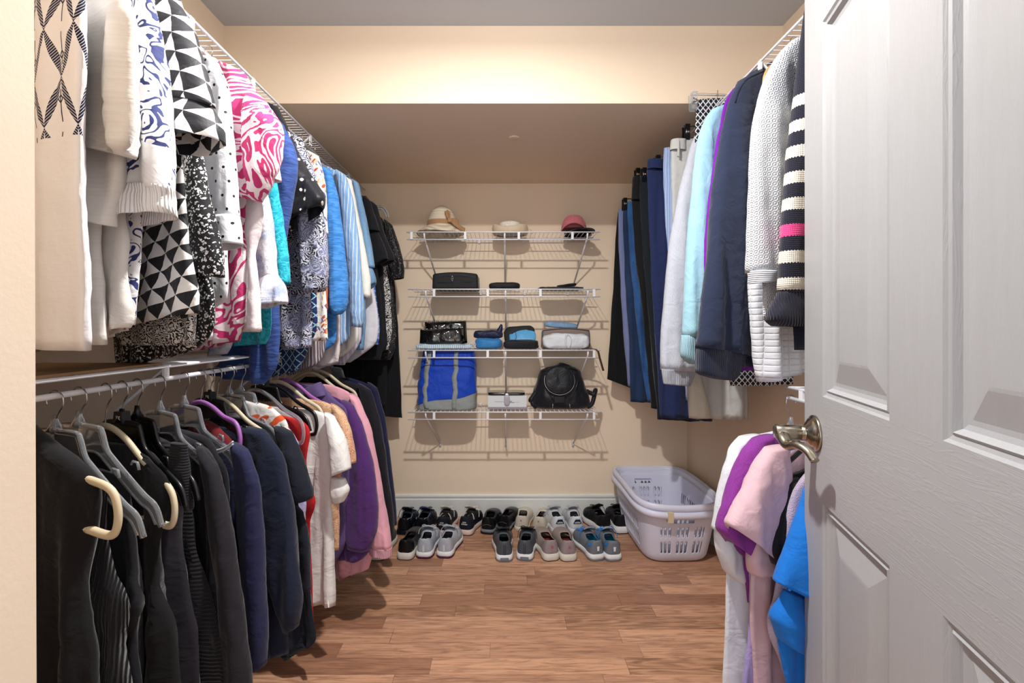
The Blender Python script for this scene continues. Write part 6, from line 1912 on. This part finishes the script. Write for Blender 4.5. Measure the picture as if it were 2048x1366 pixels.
# ------------------------------------------------------------------ nested laundry baskets
BAS = M('lavender_white_plastic', 0.38); BAS.color('#dadcf0'); BAS.b.inputs['Subsurface Weight'].default_value = 0.15; BAS.b.inputs['Subsurface Radius'].default_value = (0.01, 0.01, 0.012); BAS = BAS.mat
TAPE = simple('masking_tape', '#d2c3a0', 0.7)
def basket(label, loc, rz, tape):
    t = thing('laundry_basket', label, 'laundry basket', loc, 'nested laundry baskets', rz)
    WX, LY, HH = 0.205, 0.315, 0.285
    # perimeter positions: slots aligned with columns
    sg = lambda c, p: math.copysign(abs(c) ** p, c)
    NP = 400
    def outline(a):
        return Vector((WX * sg(math.cos(a), 0.42), LY * sg(math.sin(a), 0.36), 0))
    dense = [outline(2 * PI * i / 4000) for i in range(4000)]
    cum = [0.0]
    for i in range(4000):
        cum.append(cum[-1] + (dense[(i + 1) % 4000] - dense[i]).length)
    per = cum[-1]
    dn_ = np.array([[d.x, d.y] for d in dense] + [[dense[0].x, dense[0].y]])
    cu = np.array(cum)
    q = per * np.arange(NP) / NP
    ox, oy = np.interp(q, cu, dn_[:, 0]), np.interp(q, cu, dn_[:, 1])
    side_of, slot = [], []
    for i in range(NP):
        x, y = ox[i], oy[i]
        if abs(y) > LY * 0.985 and abs(x) < WX * 0.66:
            side_of.append('end'); c = x
            k = (c + 0.126) / 0.0235
            g = int(math.floor(k))
            ok = 0 <= g < 11 and g not in (3, 7) if True else True
            f = k - g
        elif abs(x) > WX * 0.985 and abs(y) < LY * 0.80:
            side_of.append('long'); k = (y + 0.25) / 0.0250; g = int(math.floor(k)); f = k - g; ok = 0 <= g < 20
        else:
            side_of.append('c'); f, ok = 0, False
        slot.append((f - 0.5) / 0.24 if ok and abs(f - 0.5) <= 0.24 + 0.5 * 0.0067 / 0.025 else None)
    rows_ = [0.0, 0.012, 0.03, 0.048, 'a0', 'a1', 0.125, 0.135, 'b0', 'b1', 0.205, 0.212, 0.222, 0.248, 0.258, 0.272, HH]
    zs = {'a0': 0.060, 'a1': 0.112, 'b0': 0.146, 'b1': 0.192}
    V, Fc = [], []
    def rad(z):
        return 0.80 + 0.20 * (z / HH) ** 0.8 - (0.05 * max(0, 1 - z / 0.03) ** 2)
    def rimz(i):
        return 0.010 * math.cos(2 * math.atan2(oy[i] / LY, ox[i] / WX)) * 1.0
    for r in rows_:
        for i in range(NP):
            z = zs[r] if isinstance(r, str) else r
            if isinstance(r, str) and slot[i] is not None:
                bulge = 0.006 * math.sqrt(max(0.0, 1 - min(1, abs(slot[i])) ** 2))
                z += bulge if r[1] == '1' else -bulge
            k = rad(z)
            V.append(Vector((ox[i] * k, oy[i] * k, z + rimz(i) * max(0, (z - 0.2) / 0.085))))
    for ri in range(len(rows_) - 1):
        for i in range(NP):
            j = (i + 1) % NP
            s0, s1 = slot[i], slot[j]
            hole = s0 is not None and s1 is not None and rows_[ri] in ('a0', 'b0')
            if rows_[ri] == 0.222 and abs(oy[i]) > LY * 0.98 and abs(ox[i]) < 0.055:
                hole = True
            if not hole:
                Fc.append((ri * NP + i, ri * NP + j, (ri + 1) * NP + j, (ri + 1) * NP + i))
    Fc.append(tuple(range(NP))[::-1])
    b = mesh('body', V, Fc, BAS, t)
    md = b.modifiers.new('thick', 'SOLIDIFY'); md.thickness = 0.0028; md.offset = 0
    # rolled rim
    V, Fc = [], []
    prof = [(0.0, -0.004), (0.004, 0.004), (0.012, 0.006), (0.020, 0.002), (0.023, -0.008), (0.023, -0.026), (0.020, -0.026), (0.019, -0.008), (0.006, -0.004)]
    for i in range(NP):
        nv_ = Vector((ox[i] / WX ** 2 if abs(ox[i]) > WX * 0.98 else 0, oy[i] / LY ** 2 if abs(oy[i]) > LY * 0.98 else 0, 0))
        if nv_.length < 1e-6:
            nv_ = Vector((sg(ox[i], 1), sg(oy[i], 1), 0))
        tx = Vector((ox[(i + 1) % NP] - ox[i - 1], oy[(i + 1) % NP] - oy[i - 1], 0)).normalized()
        nn = Vector((tx.y, -tx.x, 0))
        for a, z in prof:
            V.append(Vector((ox[i], oy[i], HH + rimz(i) + z)) + nn * a)
    m = len(prof)
    for i in range(NP):
        for j in range(m):
            Fc.append((i * m + j, i * m + (j + 1) % m, ((i + 1) % NP) * m + (j + 1) % m, ((i + 1) % NP) * m + j))
    mesh('rim', V, Fc, BAS, t)
    for sgn in (1, -1):
        tubes('handle', [([(-0.062, sgn * (LY + 0.012), 0.258), (0.062, sgn * (LY + 0.012), 0.258)], 0.009, False, 0.8), ([(-0.06, sgn * (LY + 0.012), 0.258), (-0.06, sgn * LY, 0.270)], 0.007), ([(0.06, sgn * (LY + 0.012), 0.258), (0.06, sgn * LY, 0.270)], 0.007)], BAS, t, n=12)
    if tape:
        bm = bmesh.new()
        bbox(bm, (-0.090, -LY - 0.0255, 0.236), (-0.062, -LY + 0.002, 0.285))
        from_bm('tape', bm, TAPE, t, None, False, 0.004)
    return t
basket('lower white laundry basket with masking tape on its rim, on the floor in the corner', (0.885, 2.655, 0.002), 0.03, True)
basket('upper white laundry basket nested inside the taped one', (0.893, 2.668, 0.034), 0.015, False)
